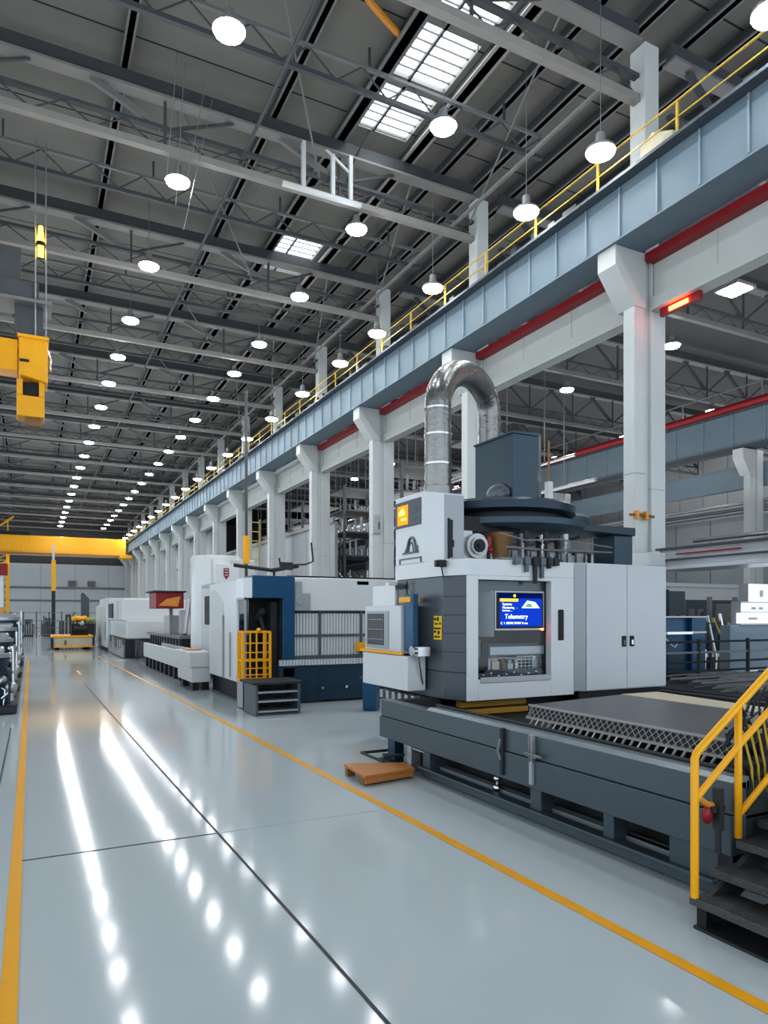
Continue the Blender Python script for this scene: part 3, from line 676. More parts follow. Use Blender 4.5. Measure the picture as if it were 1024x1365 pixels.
b = MB(); b.box(6.05,7.1,8.2,8.35,2.78,2.84); b.tube([(6.1,8.3,3.2),(6.5,8.2,3.1),(7.2,8.3,3.16),(8.6,8.6,3.12)],.012); b.tube([(6.2,8.3,3.0),(6.9,8.25,2.98),(8.7,8.7,3.05)],.014); b.build('tool_rail','steel_mid',mc)
box(7.1,8.8,9.45,9.52,2.76,3.05).build('rear_guard','white_dirty',mc)
b = MB()
for i in range(9): b.box(7.15+i*.2,7.17+i*.2,9.4,9.42,2.76,3.12)
b.box(7.1,8.85,9.39,9.43,3.1,3.14); b.build('guard_rail','gun',mc)

# electrical cabinet
ec = thing('electrical_cabinet', (7.9,8.6,.86), 'tall white two-door electrical cabinet at the right end of the machining centre', 'cabinet')
b = MB(); b.prism([(7.06,7.80),(7.20,7.72),(8.84,7.72),(8.84,9.3),(7.06,9.3)],.89,2.76); b.build('body','cab',ec,None,.008)
b = MB(); b.box(7.15,8.8,7.8,9.2,.625,.89); b.build('plinth','black',ec)
b = MB(); b.extr([(7.055,7.795,.90),(7.20,7.712,.90),(7.20,7.712,2.75),(7.055,7.795,2.75)],(-.01,-.012,0)); b.build('bevel_strip','trimgrey',ec)
for nm,x0,x1 in (('l',7.21,8.005),('r',8.015,8.835)):
    d = box(x0,x1,7.70,7.72,.905,2.755).build('door','cab',ec,None,.005)
    hx = 7.90 if nm == 'l' else 8.06
    hh = box(hx,hx+.08,7.682,7.70,1.53,1.69).build('handle','black',d,'black recessed latch',.008)
    box(hx+.02,hx+.06,7.676,7.682,1.56,1.63).build('latch_insert','chrome' if nm == 'r' else 'gun',d)

# duct
du = thing('exhaust_duct', (5.6,9.2,3.79), 'silver corrugated exhaust duct looping in an upside-down U above the control tower', 'duct')
pts = [(5.58,9.2,3.80),(5.58,9.2,3.95)]; radii = []
def ringed(pth, r, step):
    out = []; rad = []; acc = 0
    P_ = [Vector(p) for p in pth]
    for a_, c_ in zip(P_, P_[1:]):
        L_ = (c_-a_).length; n_ = max(1,int(L_/step))
        for j in range(n_): out.append(a_.lerp(c_, j/n_)); rad.append(r*(1.0 if len(out)%2 else .955))
    out.append(P_[-1]); rad.append(r); return out, rad
A_ = Vector((5.6,9.2,5.22)); B_ = Vector((7.38,10.35,5.6))
path = [(5.60,9.2,3.95),tuple(A_)]
for i in range(1,19):
    t_ = PI*i/18; f_ = (1-math.cos(t_))/2; p_ = A_.lerp(B_,f_); path.append((p_.x,p_.y,p_.z+.62*math.sin(t_)))
path += [(7.38,10.35,4.9)]
def ringed(pth, r, step):
    out = []; rad = []; P_ = [Vector(p) for p in pth]
    for a_, c_ in zip(P_, P_[1:]):
        n_ = max(2,2*int((c_-a_).length/step/2+.5))
        for j in range(n_): out.append(a_.lerp(c_, j/n_)); rad.append(r*(1.0 if len(out)%2 else .955))
    out.append(P_[-1]); rad.append(r); return out, rad
o_, ra = ringed(path,.21,.04)
MB().tube(o_,.2,24,ra).build('flexible_hose','duct',du)
MB().cyl((7.38,10.35,4.95),(7.38,10.35,3.8),.2,n=24).build('lower_leg','alu',du)
b = MB(); b.cyl((5.6,9.2,3.79),(5.6,9.2,3.96),.225,n=24); b.build('collar','duct',du)
for z in (4.3,4.75,5.15): MB().cyl((5.6,9.2,z),(5.6,9.2,z+.03),.215,n=24).build('clamp_ring','chrome',du)

# ------------------------------------------------------------------ stairs
s = thing('stair', (4.4,2.5,0), 'dark metal stair with yellow handrail at the right edge beside the machine bed', 'stairs')
Y0, Y1 = 2.0, 3.1
tr = [(3.77,.20),(3.97,.345),(4.22,.49),(4.44,.60),(4.66,.745),(4.88,.89)]
for i,(x,z) in enumerate(tr):
    b = MB(); b.box(x,x+.30,Y0,Y1,z-.035,z); b.box(x-.004,x+.01,Y0,Y1,z-.05,z+.004); b.build('tread','tread',s,None,.004)
for y in (Y1-.07,Y0+.03):
    b = MB(); b.extr([(3.82,y,.02),(3.95,y,.02),(5.25,y,.86),(5.25,y,.95),(5.05,y,.84),(3.82,y,.16)],(0,.04,0)); b.build('stringer','rubber',s)
b = MB(); b.box(3.80,3.86,Y1-.1,Y1-.03,0,.17); b.box(3.80,3.86,Y0+.03,Y0+.1,0,.17); b.box(5.15,5.22,Y1-.1,Y1-.03,0,.85); b.box(5.15,5.22,Y0+.03,Y0+.1,0,.85); b.build('leg','black',s)
b = MB()
for x,z in tr[:4]: b.box(x+.27,x+.29,Y0+.05,Y1-.08,max(0,z-.17),z-.036)
b.build('riser','black',s)
b = MB(); b.box(3.78,5.2,Y0,Y1-.02,0,.02); b.build('floor_frame','rubber',s)
YR = 3.07
MB().tube([(3.78,YR,.20),(3.78,YR,1.085),(3.80,YR,1.12),(3.83,YR,1.145),(4.5,YR,1.60),(5.4,YR,2.2)],.026,10).build('handrail','yellow',s)
MB().tube([(3.78,YR,.82),(4.2,YR,1.13),(5.4,YR,1.93)],.022,10).build('middle_rail','yellow',s)
MB().tube([(4.2,YR,.67),(5.4,YR,1.5)],.022,10).build('lower_rail','yellow',s)
MB().tube([(4.2,YR,.52),(4.2,YR,1.40)],.024,10).build('post','yellow',s)
MB().tube([(5.1,YR,.9),(5.1,YR,2.0)],.024,10).build('post','yellow',s)
# lever valve by the stairs
lv = thing('lever_valve', (4.12,3.12,.4), 'orange lever valve with red grip fixed by the stair handrail', 'valve')
b = MB(); b.tube([(3.97,3.19,.78),(4.05,3.19,.73),(4.12,3.19,.72)],.022); b.build('lever','orange',lv)
MB().ball((4.05,3.19,.66),.05,(.9,.6,1.2)).build('grip','red',lv); b = MB(); b.box(4.1,4.14,3.13,3.19,.56,.84); b.box(4.06,4.18,3.15,3.2,.68,.72); b.cyl((4.12,3.16,.4),(4.12,3.16,.56),.02); b.build('body','rubber',lv)
b = MB()
for i in range(150):
    x = random.uniform(4.45,5.5); y = random.uniform(3.18,3.4); z = random.uniform(.9,1.3)
    dx,dy,dz = random.uniform(-.1,.25),random.uniform(-.06,.06),random.uniform(-.45,.45)
    b.tube([(x,y,z),(x+dx*.5,y+dy,z+dz*.3),(x+dx,y+dy,z+dz*.5)],random.uniform(.006,.014),5)
b.box(4.5,5.6,3.2,3.4,.86,.95)
tag(b.build('cable_tangle','rubber'), 'tangle of black cables and hoses behind the stair handrail', 'cables', kind='stuff')
b = MB()
for i in range(16):
    x = 4.42+i*.07; b.tube([(x+.06,3.16,.72),(x+.03,3.15,.95),(x-.04,3.17,1.2+.04*(i%4))],.009,5)
tag(b.build('yellow_hose_rack','yellow_rail'), 'row of thin yellow hoses behind the stair handrail', 'hoses', kind='stuff')

# ------------------------------------------------------------------ wooden pallet
p = thing('pallet', (3.85,7.7,0), 'orange brown flat pallet on the floor at the far end of the bed', 'pallet')
b = MB(); b.prism([(3.46,7.31),(4.20,7.44),(4.24,7.78),(3.52,8.06)],.10,.135); b.build('top_board','brown',p,None,.006)
b = MB(); b.prism([(3.48,7.33),(4.19,7.45),(4.19,7.50),(3.48,7.39)],.03,.10); b.build('side_board','brown',p,None,.004)
b = MB(); b.prism([(3.47,7.36),(3.52,7.36),(3.56,7.62),(3.52,7.64)],.03,.10); b.build('side_board','brown_dark',p)
for x,y in ((3.54,7.44),(3.9,7.52),(4.14,7.56),(3.56,7.95),(4.1,7.74)): box(x-.05,x+.05,y-.04,y+.04,0,.1).build('block','brown_dark',p)
bb_ = thing('blue_bin', (6.4,13.2,0), 'bright blue bin standing behind the wing of the machining centre', 'bin')
b = MB(); b.lathe([(.17,0),(.2,.05),(.21,.62),(.22,.66)],6.4,13.2,4); b.build('body','blue',bb_,None,.01); box(6.2,6.62,13.0,13.4,.66,.7).build('lid','blue',bb_,None,.01)

# ------------------------------------------------------------------ second machine (white and blue)
m2 = thing('machining_center', (6.5,16.5,0), 'white machining centre with blue doorway and louvred side, second along the aisle', 'machine')
b = MB(); b.box(4.98,9.2,15.0,17.6,.02,.86); b.build('base','blue_dark',m2,None,.012)
b = MB(); b.box(5.9,6.96,14.96,15.02,.05,.28); b.box(4.98,5.9,14.97,15.0,.02,.82); b.build('base_cover','blue_dark',m2,None,.008)
b = MB(); 
for x in (6.0,6.6): b.cyl((x,14.93,.33),(x,14.97,.33),.035)
b.build('foot_bolt','chrome',m2)
b = MB(); b.box(5.32,9.2,15.0,17.6,2.1,2.86); b.build('upper_box','white',m2,None,.02)
b = MB(); b.box(5.32,9.2,15.25,17.6,.86,2.1); b.build('inner_wall','steel_mid',m2)
for j,(z0,z1,x0) in enumerate(((1.56,2.04,5.34),(1.08,1.50,5.34),(.86,.99,4.98))):
    b = MB(); x = x0
    while x < 7.9: b.box(x,x+.062,15.06 if j < 2 else 14.95,15.2 if j < 2 else 15.05,z0,z1); x += .075
    b.build('louvre','cab',m2)
b = MB(); b.box(5.33,8.2,15.03,15.07,1.50,1.56); b.box(5.95,5.99,15.02,15.07,1.0,2.1); b.box(7.0,7.04,15.02,15.07,1.0,2.1); b.box(5.33,8.2,15.0,15.1,.99,1.08); b.build('louvre_frame','gun',m2)
b = MB(); b.box(6.85,7.1,14.85,15.0,1.15,1.36); b.build('yellow_unit','yellow',m2,None,.01)
b = MB(); b.prism([(4.2,15.75),(4.35,15.70),(5.3,15.70),(5.3,18.4),(4.2,18.4)],.47,2.8); b.build('left_housing','white',m2,None,.02)
b = MB(); b.extr([(4.185,16.9,.5),(4.185,18.2,.5),(4.185,18.2,2.6),(4.185,17.7,2.66),(4.185,16.9,2.3)],(.02,0,0)); b.build('side_door','white_dirty',m2,None,.01)
b = MB(); b.box(4.16,4.19,16.86,16.9,.5,2.0); b.box(4.16,4.19,16.2,16.23,.55,1.6); b.build('door_seam','trimgrey',m2)
b = MB(); b.prism([(4.22,15.2),(4.36,15.0),(4.36,15.72),(4.2,15.74)],2.38,2.83); b.build('corner_top','white',m2,None,.01)
b = MB(); b.box(4.36,5.34,14.97,15.72,2.38,2.88); b.box(5.06,5.34,14.97,15.72,.6,2.38); b.build('blue_doorway','blue',m2,None,.012)
b = MB(); b.box(4.25,5.06,15.66,15.7,.6,2.38); b.box(5.02,5.06,15.05,15.7,.6,2.38); b.box(4.2,5.06,15.0,15.7,.56,.62); b.build('doorway_lining','black',m2)
b = MB(); b.box(4.24,4.34,15.2,15.66,1.55,2.37); b.build('side_glass','clear',m2)
b = MB(); b.box(4.2,4.24,15.02,15.06,.6,2.38); b.box(4.2,4.25,15.02,15.72,2.34,2.39); b.box(4.2,4.24,15.0,15.7,.5,.58); b.build('door_frame','trimgrey',m2)
b = MB(); b.box(4.85,5.0,15.2,15.6,.62,2.3); b.cyl((4.65,15.6,1.9),(4.65,15.2,2.1),.07); b.cyl((4.65,15.4,2.0),(4.8,15.3,1.4),.05); b.build('robot_arm','rubber',m2)
b = MB(); b.box(5.36,5.7,14.93,15.0,2.1,2.5); b.box(5.36,5.5,14.93,14.99,2.5,2.76); b.cyl((5.45,14.9,2.3),(5.45,14.95,2.3),.08); b.build('control_box','trimgrey',m2,None,.01)
b = MB(); b.box(4.4,5.0,15.0,18.3,.02,.47); b.build('lower_plinth','black',m2)
b = MB(); b.box(4.02,4.92,14.55,15.0,.02,.58); b.build('front_plinth','trimgrey',m2,None,.01)
b = MB(); b.box(5.2,8.8,15.1,15.14,2.86,2.9); b.box(6.9,7.2,15.0,15.05,2.72,2.8); b.build('top_seam','black',m2)
bm_ = thing('cable_boom', (5.0,15.9,2.8), 'black cable boom arm on top of the blue-doored machine', 'boom')
b = MB(); b.cyl((5.15,15.9,2.81),(5.15,15.9,3.05),.03); b.cyl((4.2,15.95,3.16),(5.1,15.9,3.06),.045); b.cyl((5.1,15.9,3.06),(5.75,15.9,3.18),.05); b.tube([(5.6,15.85,3.2),(5.9,15.8,3.22),(6.1,15.8,3.3),(6.05,15.8,3.75)],.022); b.box(5.3,5.6,15.85,15.95,3.08,3.26); b.cyl((5.3,15.9,3.2),(5.28,15.9,3.36),.02); b.build('arm','rubber',bm_)
cg = thing('safety_cage', (4.3,14.7,.6), 'yellow safety cage gate before the blue machine doorway', 'cage')
b = MB()
X0,X1,YA,YB,Z0,Z1 = 4.04,4.64,14.6,14.95,.58,1.64
for x,y in ((X0,YA),(X1,YA),(X0,YB),(X1,YB)): b.bar((x,y,Z0),(x,y,Z1),.05)
for z in (Z0+.03,Z1,Z0+.45): 
    b.bar((X0,YA,z),(X1,YA,z),.045); b.bar((X0,YB,z),(X1,YB,z),.04); b.bar((X0,YA,z),(X0,YB,z),.04); b.bar((X1,YA,z),(X1,YB,z),.04)
b.build('frame','yellow',cg)
b = MB()
for x in (4.2,4.34,4.5): b.bar((x,YA,Z0),(x,YA,Z1),.03)
for z in (.72,.86,1.2,1.4): b.bar((X0,YA,z),(X1,YA,z),.025)
for y in (14.7,14.82): b.bar((X0,y,Z0),(X0,y,Z1),.025)
b.build('mesh_bar','yellow',cg); MB().ball((4.38,14.58,1.68),.05).build('knob','yellow',cg)
sp = thing('step_unit', (4.4,13.8,0), 'dark grey open step unit with pale tread edges before the blue machine', 'steps')
b = MB(); b.box(3.96,4.02,13.4,14.3,.02,.62); b.box(4.84,4.9,13.4,14.3,.02,.62); b.box(3.96,4.9,14.22,14.3,.02,.62); b.box(3.98,4.88,13.45,14.25,0,.04); b.build('frame','gun',sp,None,.006)
b = MB(); b.box(3.9,4.95,13.36,14.32,.62,.67); b.build('top_plate','rubber',sp,None,.006)
for z in (.48,.3,.1): b = MB(); b.box(4.02,4.84,13.42,14.0,z-.03,z); b.box(4.02,4.84,13.4,13.42,z-.035,z+.005); b.build('tread','trimgrey',sp)

# ------------------------------------------------------------------ conveyor and third machine
cv = thing('chip_conveyor', (4.3,22,0), 'pale grey chip conveyor with boxy end hopper on dark feet beyond the blue machine', 'conveyor')
b = MB(); b.prism([(3.72,18.6),(4.35,18.6),(4.35,20.6),(3.72,20.6)],.62,1.03); b.prism([(3.78,18.65),(4.3,18.65),(4.3,20.55),(3.78,20.55)],.22,.62); hp = b.build('hopper','white_dirty',cv,None,.03)
b = MB(); b.box(4.02,4.12,20.6,29,.38,.92); b.box(4.12,4.7,20.6,29,.38,.5); b.box(4.7,4.8,20.6,29,.38,.9); b.build('trough','white_dirty',cv,None,.015)
for i in range(10):
    y = 20.9+i*.85; b = MB(); b.box(4.06,4.2,y,y+.28,0,.38); b.build('foot','rubber',cv)
b = MB(); b.box(3.85,4.0,18.8,19.0,0,.22); b.box(3.85,4.0,20.1,20.4,0,.22); b.box(4.1,4.28,18.8,20.3,0,.22); b.build('hopper_foot','black',hp)
box(3.85,4.2,19.4,20.2,1.03,1.06).build('hopper_lid','brown',hp)
vr = thing('valve_rack', (4.6,18.7,0), 'narrow rack of red and orange valves between hopper and white housing', 'rack')
b = MB(); b.box(4.4,4.46,18.45,18.55,0,1.5); b.box(4.9,4.96,18.45,18.55,0,1.5); b.box(4.4,4.96,18.8,18.9,0,1.5); b.box(4.4,4.96,18.45,18.9,1.48,1.54); b.build('frame','rubber',vr)
for i in range(10):
    MB().ball((4.52+.11*(i%4),18.55,.3+.115*i),.06).build('valve',('red','orange','red','alu')[i%4],vr)
m3 = thing('boring_machine', (5.6,24,0), 'tall pale column machine with dark table behind the conveyor', 'machine')
b = MB(); b.lathe([(.85,.6),(.85,3.95),(.8,4.02)],5.75,24.2,28); b.build('round_column','white',m3)
b = MB(); b.box(5.4,6.9,23.4,25.6,.3,3.9); b.build('column_rear','white_dirty',m3,None,.03)
b = MB(); b.box(5.0,5.7,21.0,21.1,2.95,3.55); sg = b.build('sign_board','white',m3,'white sign board with red emblem',.01)
b = MB(); b.extr([(5.22,20.985,3.42),(5.22,20.985,3.2),(5.3,20.985,3.08),(5.38,20.985,3.2),(5.38,20.985,3.42)],(0,.01,0)); b.build('red_emblem','red',sg)
b = MB()
for z in (3.36,3.28,3.2): b.box(5.25,5.35,20.975,20.985,z,z+.025)
b.build('emblem_bar','white',sg)
box(5.1,5.6,21.1,23.5,2.9,3.0).build('sign_arm','trimgrey',m3); box(5.1,6.4,21.2,23.6,.3,2.9).build('front_housing','white_dirty',m3,None,.03)
b = MB(); b.box(5.0,5.12,21.6,22.6,1.7,2.6); b.build('control_screen','black',m3,None,.01)
b = MB(); b.box(4.85,7,25.6,33,.02,1.15); b.build('table_base','rubber',m3,None,.01)
b = MB(); b.box(4.75,7,25.4,33.2,1.15,1.25); b.build('table_top','steel_mid',m3)
box(5.2,6.5,27,28,1.25,2.2).build('fixture','alu',m3,None,.02); box(5.0,5.5,29,30.2,1.25,2.0).build('fixture','trimgrey',m3,None,.02)
b = MB(); b.cyl((5.4,26.5,1.25),(5.4,26.5,2.3),.16); b.bar((5.0,25.8,1.3),(5.3,26.6,2.6),.14); b.build('fixture','alu',m3,None,.02)
b = MB()
for i in range(12): b.box(4.78,4.85,25.7+i*.6,25.9+i*.6,.05,1.1); 
b.build('table_rib','steel_dark',m3)
b = MB()
for i in range(16): b.box(4.86+random.uniform(-.05,.02),4.95,25.7+i*.45,25.9+i*.45+random.uniform(0,.2),.1+random.uniform(0,.5),.5+random.uniform(0,.5))
b.build('table_fitting','alu',m3)
rb = thing('red_control_box', (4.6,27,2.05), 'red box unit carried on a post above the dark table', 'control box')
b = MB(); b.box(4.12,5.12,26.6,28.2,2.25,2.85); b.build('case','red',rb,None,.02)
b = MB(); b.extr([(4.2,26.58,2.35),(4.9,26.58,2.32),(5.0,26.58,2.7),(4.5,26.58,2.6)],(0,.02,0)); b.build('cover_mark','orange',rb); box(4.0,5.2,26.5,28.3,2.85,2.9).build('lid','rubber',rb)
MB().bar((4.9,28,1.25),(4.9,28,2.25),.12).build('post','trimgrey',rb)
ym = thing('yellow_mast', (5.9,21.0,0), 'thin dark mast with yellow lower sleeve behind the blue machine', 'mast')
MB().cyl((6.2,22,0),(6.2,22,9.2),.05,n=8).build('pole','steel_dark',ym); b = MB(); b.box(6.11,6.29,21.91,22.09,3.65,4.55); b.build('sleeve','yellow',ym)
b = MB()
for z in (3.8,4.1,4.4,4.7,5.0): b.bar((6.3,22,z),(6.65,22,z),.03)
b.bar((6.65,22,3.6),(6.65,22,5.1),.03); b.build('ladder','yellow_rail',ym)
# fourth machine
m4 = thing('milling_machine', (5,39,0), 'long white milling machine far down the aisle before the back wall', 'machine')
b = MB(); b.box(3.75,6.5,41,48,.2,2.55); b.build('housing','white',m4,None,.05)
b = MB(); b.box(3.85,6.8,34.5,41,1.75,2.75); b.box(3.95,6.8,34,41,.9,1.75); b.build('upper_box','white',m4,None,.04)
b = MB(); b.box(3.8,6.8,40.9,46,2.55,2.95); b.build('roof_box','white_dirty',m4,None,.03)
b = MB(); b.box(3.80,3.86,38.6,40.6,1.85,2.6); b.build('opening','black',m4)
b = MB(); b.box(3.74,3.78,44,44.1,.25,2.5); b.box(3.74,3.78,42.4,42.5,.25,2.5); b.box(3.72,3.75,41.3,42.0,.6,1.6); b.box(3.83,3.86,36.5,36.6,1.8,2.7); b.build('panel_seam','trimgrey',m4)
b = MB(); b.box(3.9,6.8,34,41,.0,.9); b.box(3.9,6.5,41.2,47.8,0,.2); b.build('base','rubber',m4)
for i in range(14): box(3.8,3.9,34.2+i*.48,34.45+i*.48,.05,.3+random.uniform(0,.6)).build('base_fitting','alu',m4)
tn = thing('machine_table', (5,31,0), 'dark low machine table with clutter between the white machines', 'machine table')
b = MB(); b.box(4.35,4.6,29.6,33.6,.0,.75); b.build('base','blue_dark',tn)
b = MB()
for i in range(22): b.box(4.2+random.uniform(0,.1),4.36,29.7+i*.17,29.8+i*.17,random.uniform(.05,.5),random.uniform(.5,.95))
b.build('fitting','steel_dark',tn)
fc = thing('floor_cover', (4.3,35,0), 'pale round drain cover on the floor beside the far machines', 'drain cover')
MB().cyl((3.55,32.5,.0),(3.55,32.5,.02),.22,n=16).build('plate','cream',fc)

# ------------------------------------------------------------------ flat cart and far clutter
ct = thing('transfer_cart', (2.2,45,0), 'cream flat transfer cart with yellow edge across the far aisle', 'cart')
b = MB(); b.box(1.15,3.25,44,47,.16,.72); b.build('body','cream',ct,None,.02)
b = MB(); b.box(1.1,3.3,43.95,47.05,.72,.82); b.box(1.1,3.3,43.94,44,.14,.22); b.build('yellow_edge','yellow',ct)
for x in (1.4,3.0):
    for y in (44.3,46.6): MB().cyl((x-.1,y,.16),(x+.1,y,.16),.16,n=12).build('wheel','black',ct)
b = MB(); b.box(1.05,1.2,43.9,44.2,.1,.7); b.build('buffer','rubber',ct); box(1.75,1.87,43.93,43.97,.3,.55).build('side_latch','brown_dark',ct)
en = thing('engine_unit', (2.6,45.5,.82), 'dark engine unit with yellow cover on the transfer cart', 'engine')
b = MB(); b.box(2.2,3.1,45,46.2,.82,1.5); b.cyl((2.3,44.9,1.2),(3.0,44.9,1.2),.16)
for x in (2.15,2.5,2.9): b.bar((x,44.9,.82),(x,44.9,1.7),.07)
b.build('block','rubber',en)
b = MB(); b.ball((2.65,45.4,1.78),.42,(1.0,.8,.4)); b.ball((2.4,45.3,1.8),.2); b.ball((2.9,45.3,1.8),.18); b.build('cover','yellow',en); b = MB(); b.ball((2.75,44.95,1.5),.17); b.ball((2.5,44.95,1.25),.12); b.build('housing','alu',en)
lm = thing('lime_bundle', (3.75,46,0), 'lime green covered bundle on a small stand beside the cart', 'bundle')
b = MB(); b.ball((3.5,49.2,1.7),.3,(1.1,.8,.6)); b.build('cover','lime',lm); b = MB(); b.box(3.25,3.75,49,49.5,0,1.45); b.build('stand','rubber',lm)
dp = thing('dark_post', (3.0,60,0), 'wide dark post standing before the back wall beside the milling machine', 'post')
b = MB(); b.extr([(3.6,60,0),(4.2,60,0),(4.2,60,3.3),(3.75,60,3.8),(3.6,60,3.7)],(0,.4,0)); b.build('post','steel_dark',dp)
for i,(x,y,w_,h_) in enumerate(((-2.2,72,1.6,2.4),(-.2,74,1.2,2.0),(1.4,72,1.0,2.2),(3.4,73,1.8,2.6),(5.6,74,1.6,2.1))):
    q = thing('far_machine', (x,y,0), 'low dark machine with pipes by the back wall, %s from the left' % ORD[i], 'machine', 'low machines by the back wall')
    b = MB(); b.box(x-w_/2,x+w_/2,y,y+1.4,.1,h_*.55); b.box(x-w_*.2,x+w_*.35,y+.2,y+1.2,h_*.55,h_*.8); b.box(x-w_/2+.1,x+w_/2-.1,y+.1,y+1.3,0,.1); b.build('body','steel_dark' if i%2 else 'trimgrey',q,None,.03)
    b = MB()
    for k in range(6): xx = x-w_/2+w_*(k+.5)/6; b.bar((xx,y-.05,.1),(xx,y-.05,h_*random.uniform(.5,1)),.08)
    b.build('pipe','alu' if i%2 else 'rubber',q)
fr_ = thing('mesh_fence', (2,68,0), 'thin grey mesh fence with posts in front of the back wall', 'fence')
b = MB()
for k in range(12): x = -3.5+k*1.0; b.bar((x,68,0),(x,68,2.3),.09)
b.build('post','steel_dark',fr_); b = MB()
for z in (.3,.9,1.5,2.2): b.bar((-3.5,68,z),(7.5,68,z),.05)
b.build('rail','steel_mid',fr_)
for i,(x,z) in enumerate(((4.8,5.7),(7.1,5.7))):
    tag(box(x-.45,x+.45,97.75,97.89,z,z+.7).build('wall_plaque','gun'), '%s dark plaque on the back wall above the cart' % ('left' if i == 0 else 'right'), 'plaque')

# ------------------------------------------------------------------ pump skids at the left edge
desc = ['nearest pump skid with dark blue tank at the left edge of the aisle','second pump skid with navy tank along the left edge','third pump skid along the left edge, with pale pipes','fourth pump skid along the left edge, below the far yellow leg']
for i,(y,h_) in enumerate(((15.6,1.5),(19.6,1.75),(24.6,2.0),(30.5,2.4))):
    x = -.72; q = thing('pump_skid', (x,y+1.2,0), desc[i], 'pump', 'pump skids at the left edge')
    b = MB(); b.box(x-1,x+.48,y+.3,y+3.0,.02,.16); b.box(x+.3,x+.5,y+.3,y+3,.16,.2); b.build('skid_base','rubber',q,None,.01)
    b = MB(); b.cyl((x-.1,y+1.0,.16),(x-.1,y+1.0,h_*.75),.42,n=20); tk = b.build('tank','blue_dark',q)
    MB().cyl((x-.1,y+1.0,h_*.75),(x-.1,y+1.0,h_*.8),.45,n=20).build('tank_lid','alu',tk)
    b = MB(); b.tube([(x+.38,y+.9,.2),(x+.4,y+.9,h_*.5),(x+.4,y+1.5,h_*.62),(x+.3,y+2.6,h_*.6)],.045); b.tube([(x+.2,y+.6,.3),(x+.42,y+.6,.5),(x+.42,y+.6,h_*.9)],.03); b.tube([(x+.1,y+2.2,.2),(x+.3,y+2.2,.8),(x+.32,y+2.8,1.0)],.05); b.build('pipe','chrome',q)
    b = MB(); b.cyl((x+.1,y+1.9,.45),(x+.42,y+1.9,.45),.2,n=16); b.cyl((x+.42,y+1.9,.45),(x+.47,y+1.9,.45),.12,n=12); b.build('motor','gun',q)
    for cc,rr_ in (((x+.38,y+.55,h_*.35),.12),((x+.36,y+1.4,h_*.5),.13),((x+.28,y+2.5,h_*.55),.11)): MB().ball(cc,rr_).build('valve','alu',q)
    b = MB(); b.box(x-.5,x+.2,y+1.6,y+2.7,h_*.72,h_*.86); b.build('top_cover','trimgrey' if i%2 else 'alu',q,None,.05)
    for j in range(10):
        b = MB(); ya = y+.4+.25*j; xx = x+random.uniform(.1,.4); zz = random.uniform(.2,h_*.7)
        b.tube([(xx,ya,.16),(xx+.03,ya,zz),(xx-.1,ya+random.uniform(-.2,.3),zz+random.uniform(.05,.25)),(xx-.3,ya,zz+.1)],random.uniform(.012,.03),6); b.build('hose',('rubber','chrome','rubber','alu','blue_dark')[j%5],q)
    for j in range(8):
        b = MB(); b.ball((x+random.uniform(.1,.4),y+.4+.3*j,random.uniform(.3,h_*.8)),random.uniform(.04,.09)); b.build('fitting',('chrome','alu','gun')[j%3],q)
    b = MB(); b.box(x-.5,x+.28,y+2.0,y+2.75,.16,h_*.72); b.build('frame','rubber',q)
lp = thing('banner_stand', (-1.6,38,0), 'red and white marked post at the left edge under the yellow crane leg', 'post')
b = MB(); b.box(-1.55,-1.2,40,40.3,0,2.4); b.build('lower','orange',lp); box(-1.55,-1.2,40,40.3,2.4,4.0).build('middle','white',lp); box(-1.45,-1.0,39.9,40.2,4.0,4.6).build('upper','red',lp)

# ------------------------------------------------------------------ side bay
g2 = thing('crane_girder', (28,45,7.8), 'far blue grey crane girder with bright red pipe in the side bay', 'girder')
b = MB(); b.box(27.3,28.1,2,97,9.3,10.75); b.mark(0); y = 2.2
while y < 97: b.box(27.25,27.31,y,y+.04,9.3,10.75); y += 1.5
b.mark(1); b.build('box_web',['girder','girder_rib'],g2)
b = MB(); b.box(27.2,28.2,2,97,9.22,9.3); b.box(27.15,28.2,2,97,10.75,10.82); b.build('flange','girder_dark',g2)
MB().cyl((27.2,2,11.0),(27.2,97,11.0),.17,n=10).build('red_pipe','red',g2)
tag(box(28.7,28.95,2,97,7.7,8.75).build('lower_beam','girder_rib'), 'pale blue lower beam running behind the far row of columns', 'beam')
rr = thing('guard_railing', (27.6,45,10.82), 'grey guard railing along the far girder in the side bay', 'railing')
MB().cyl((27.5,3,11.9),(27.5,97,11.9),.03,n=6).build('top_rail','steel_mid',rr)
for k in range(24): MB().bar((27.5,3+k*4,10.82),(27.5,3+k*4,11.9),.05).build('post','steel_mid',rr)
c2 = make_column(0, (27.75,19.7), 'pale column with bracket under the far girder at the right edge', 'side bay columns', 9.19, False, .5)
for k,y in enumerate((25.8,31.9,38.0,44.1)):
    dup(c2, (28.15,y+.25,0), 'pale column with bracket under the far girder, %s from the right edge' % ORD[k+1])
struct(box(29.6,29.8,2,97,0,6.6).build('wall_far_side','partition'))
fp = thing('pipe_run', (28.9,45,6.7), 'bundle of silver pipes along the far side bay wall', 'pipes')
for z in (6.75,7.1,6.95): MB().cyl((29.2 if z != 6.95 else 28.95,2,z),(29.2 if z != 6.95 else 28.95,97,z),.11,n=8).build('pipe','alu',fp)
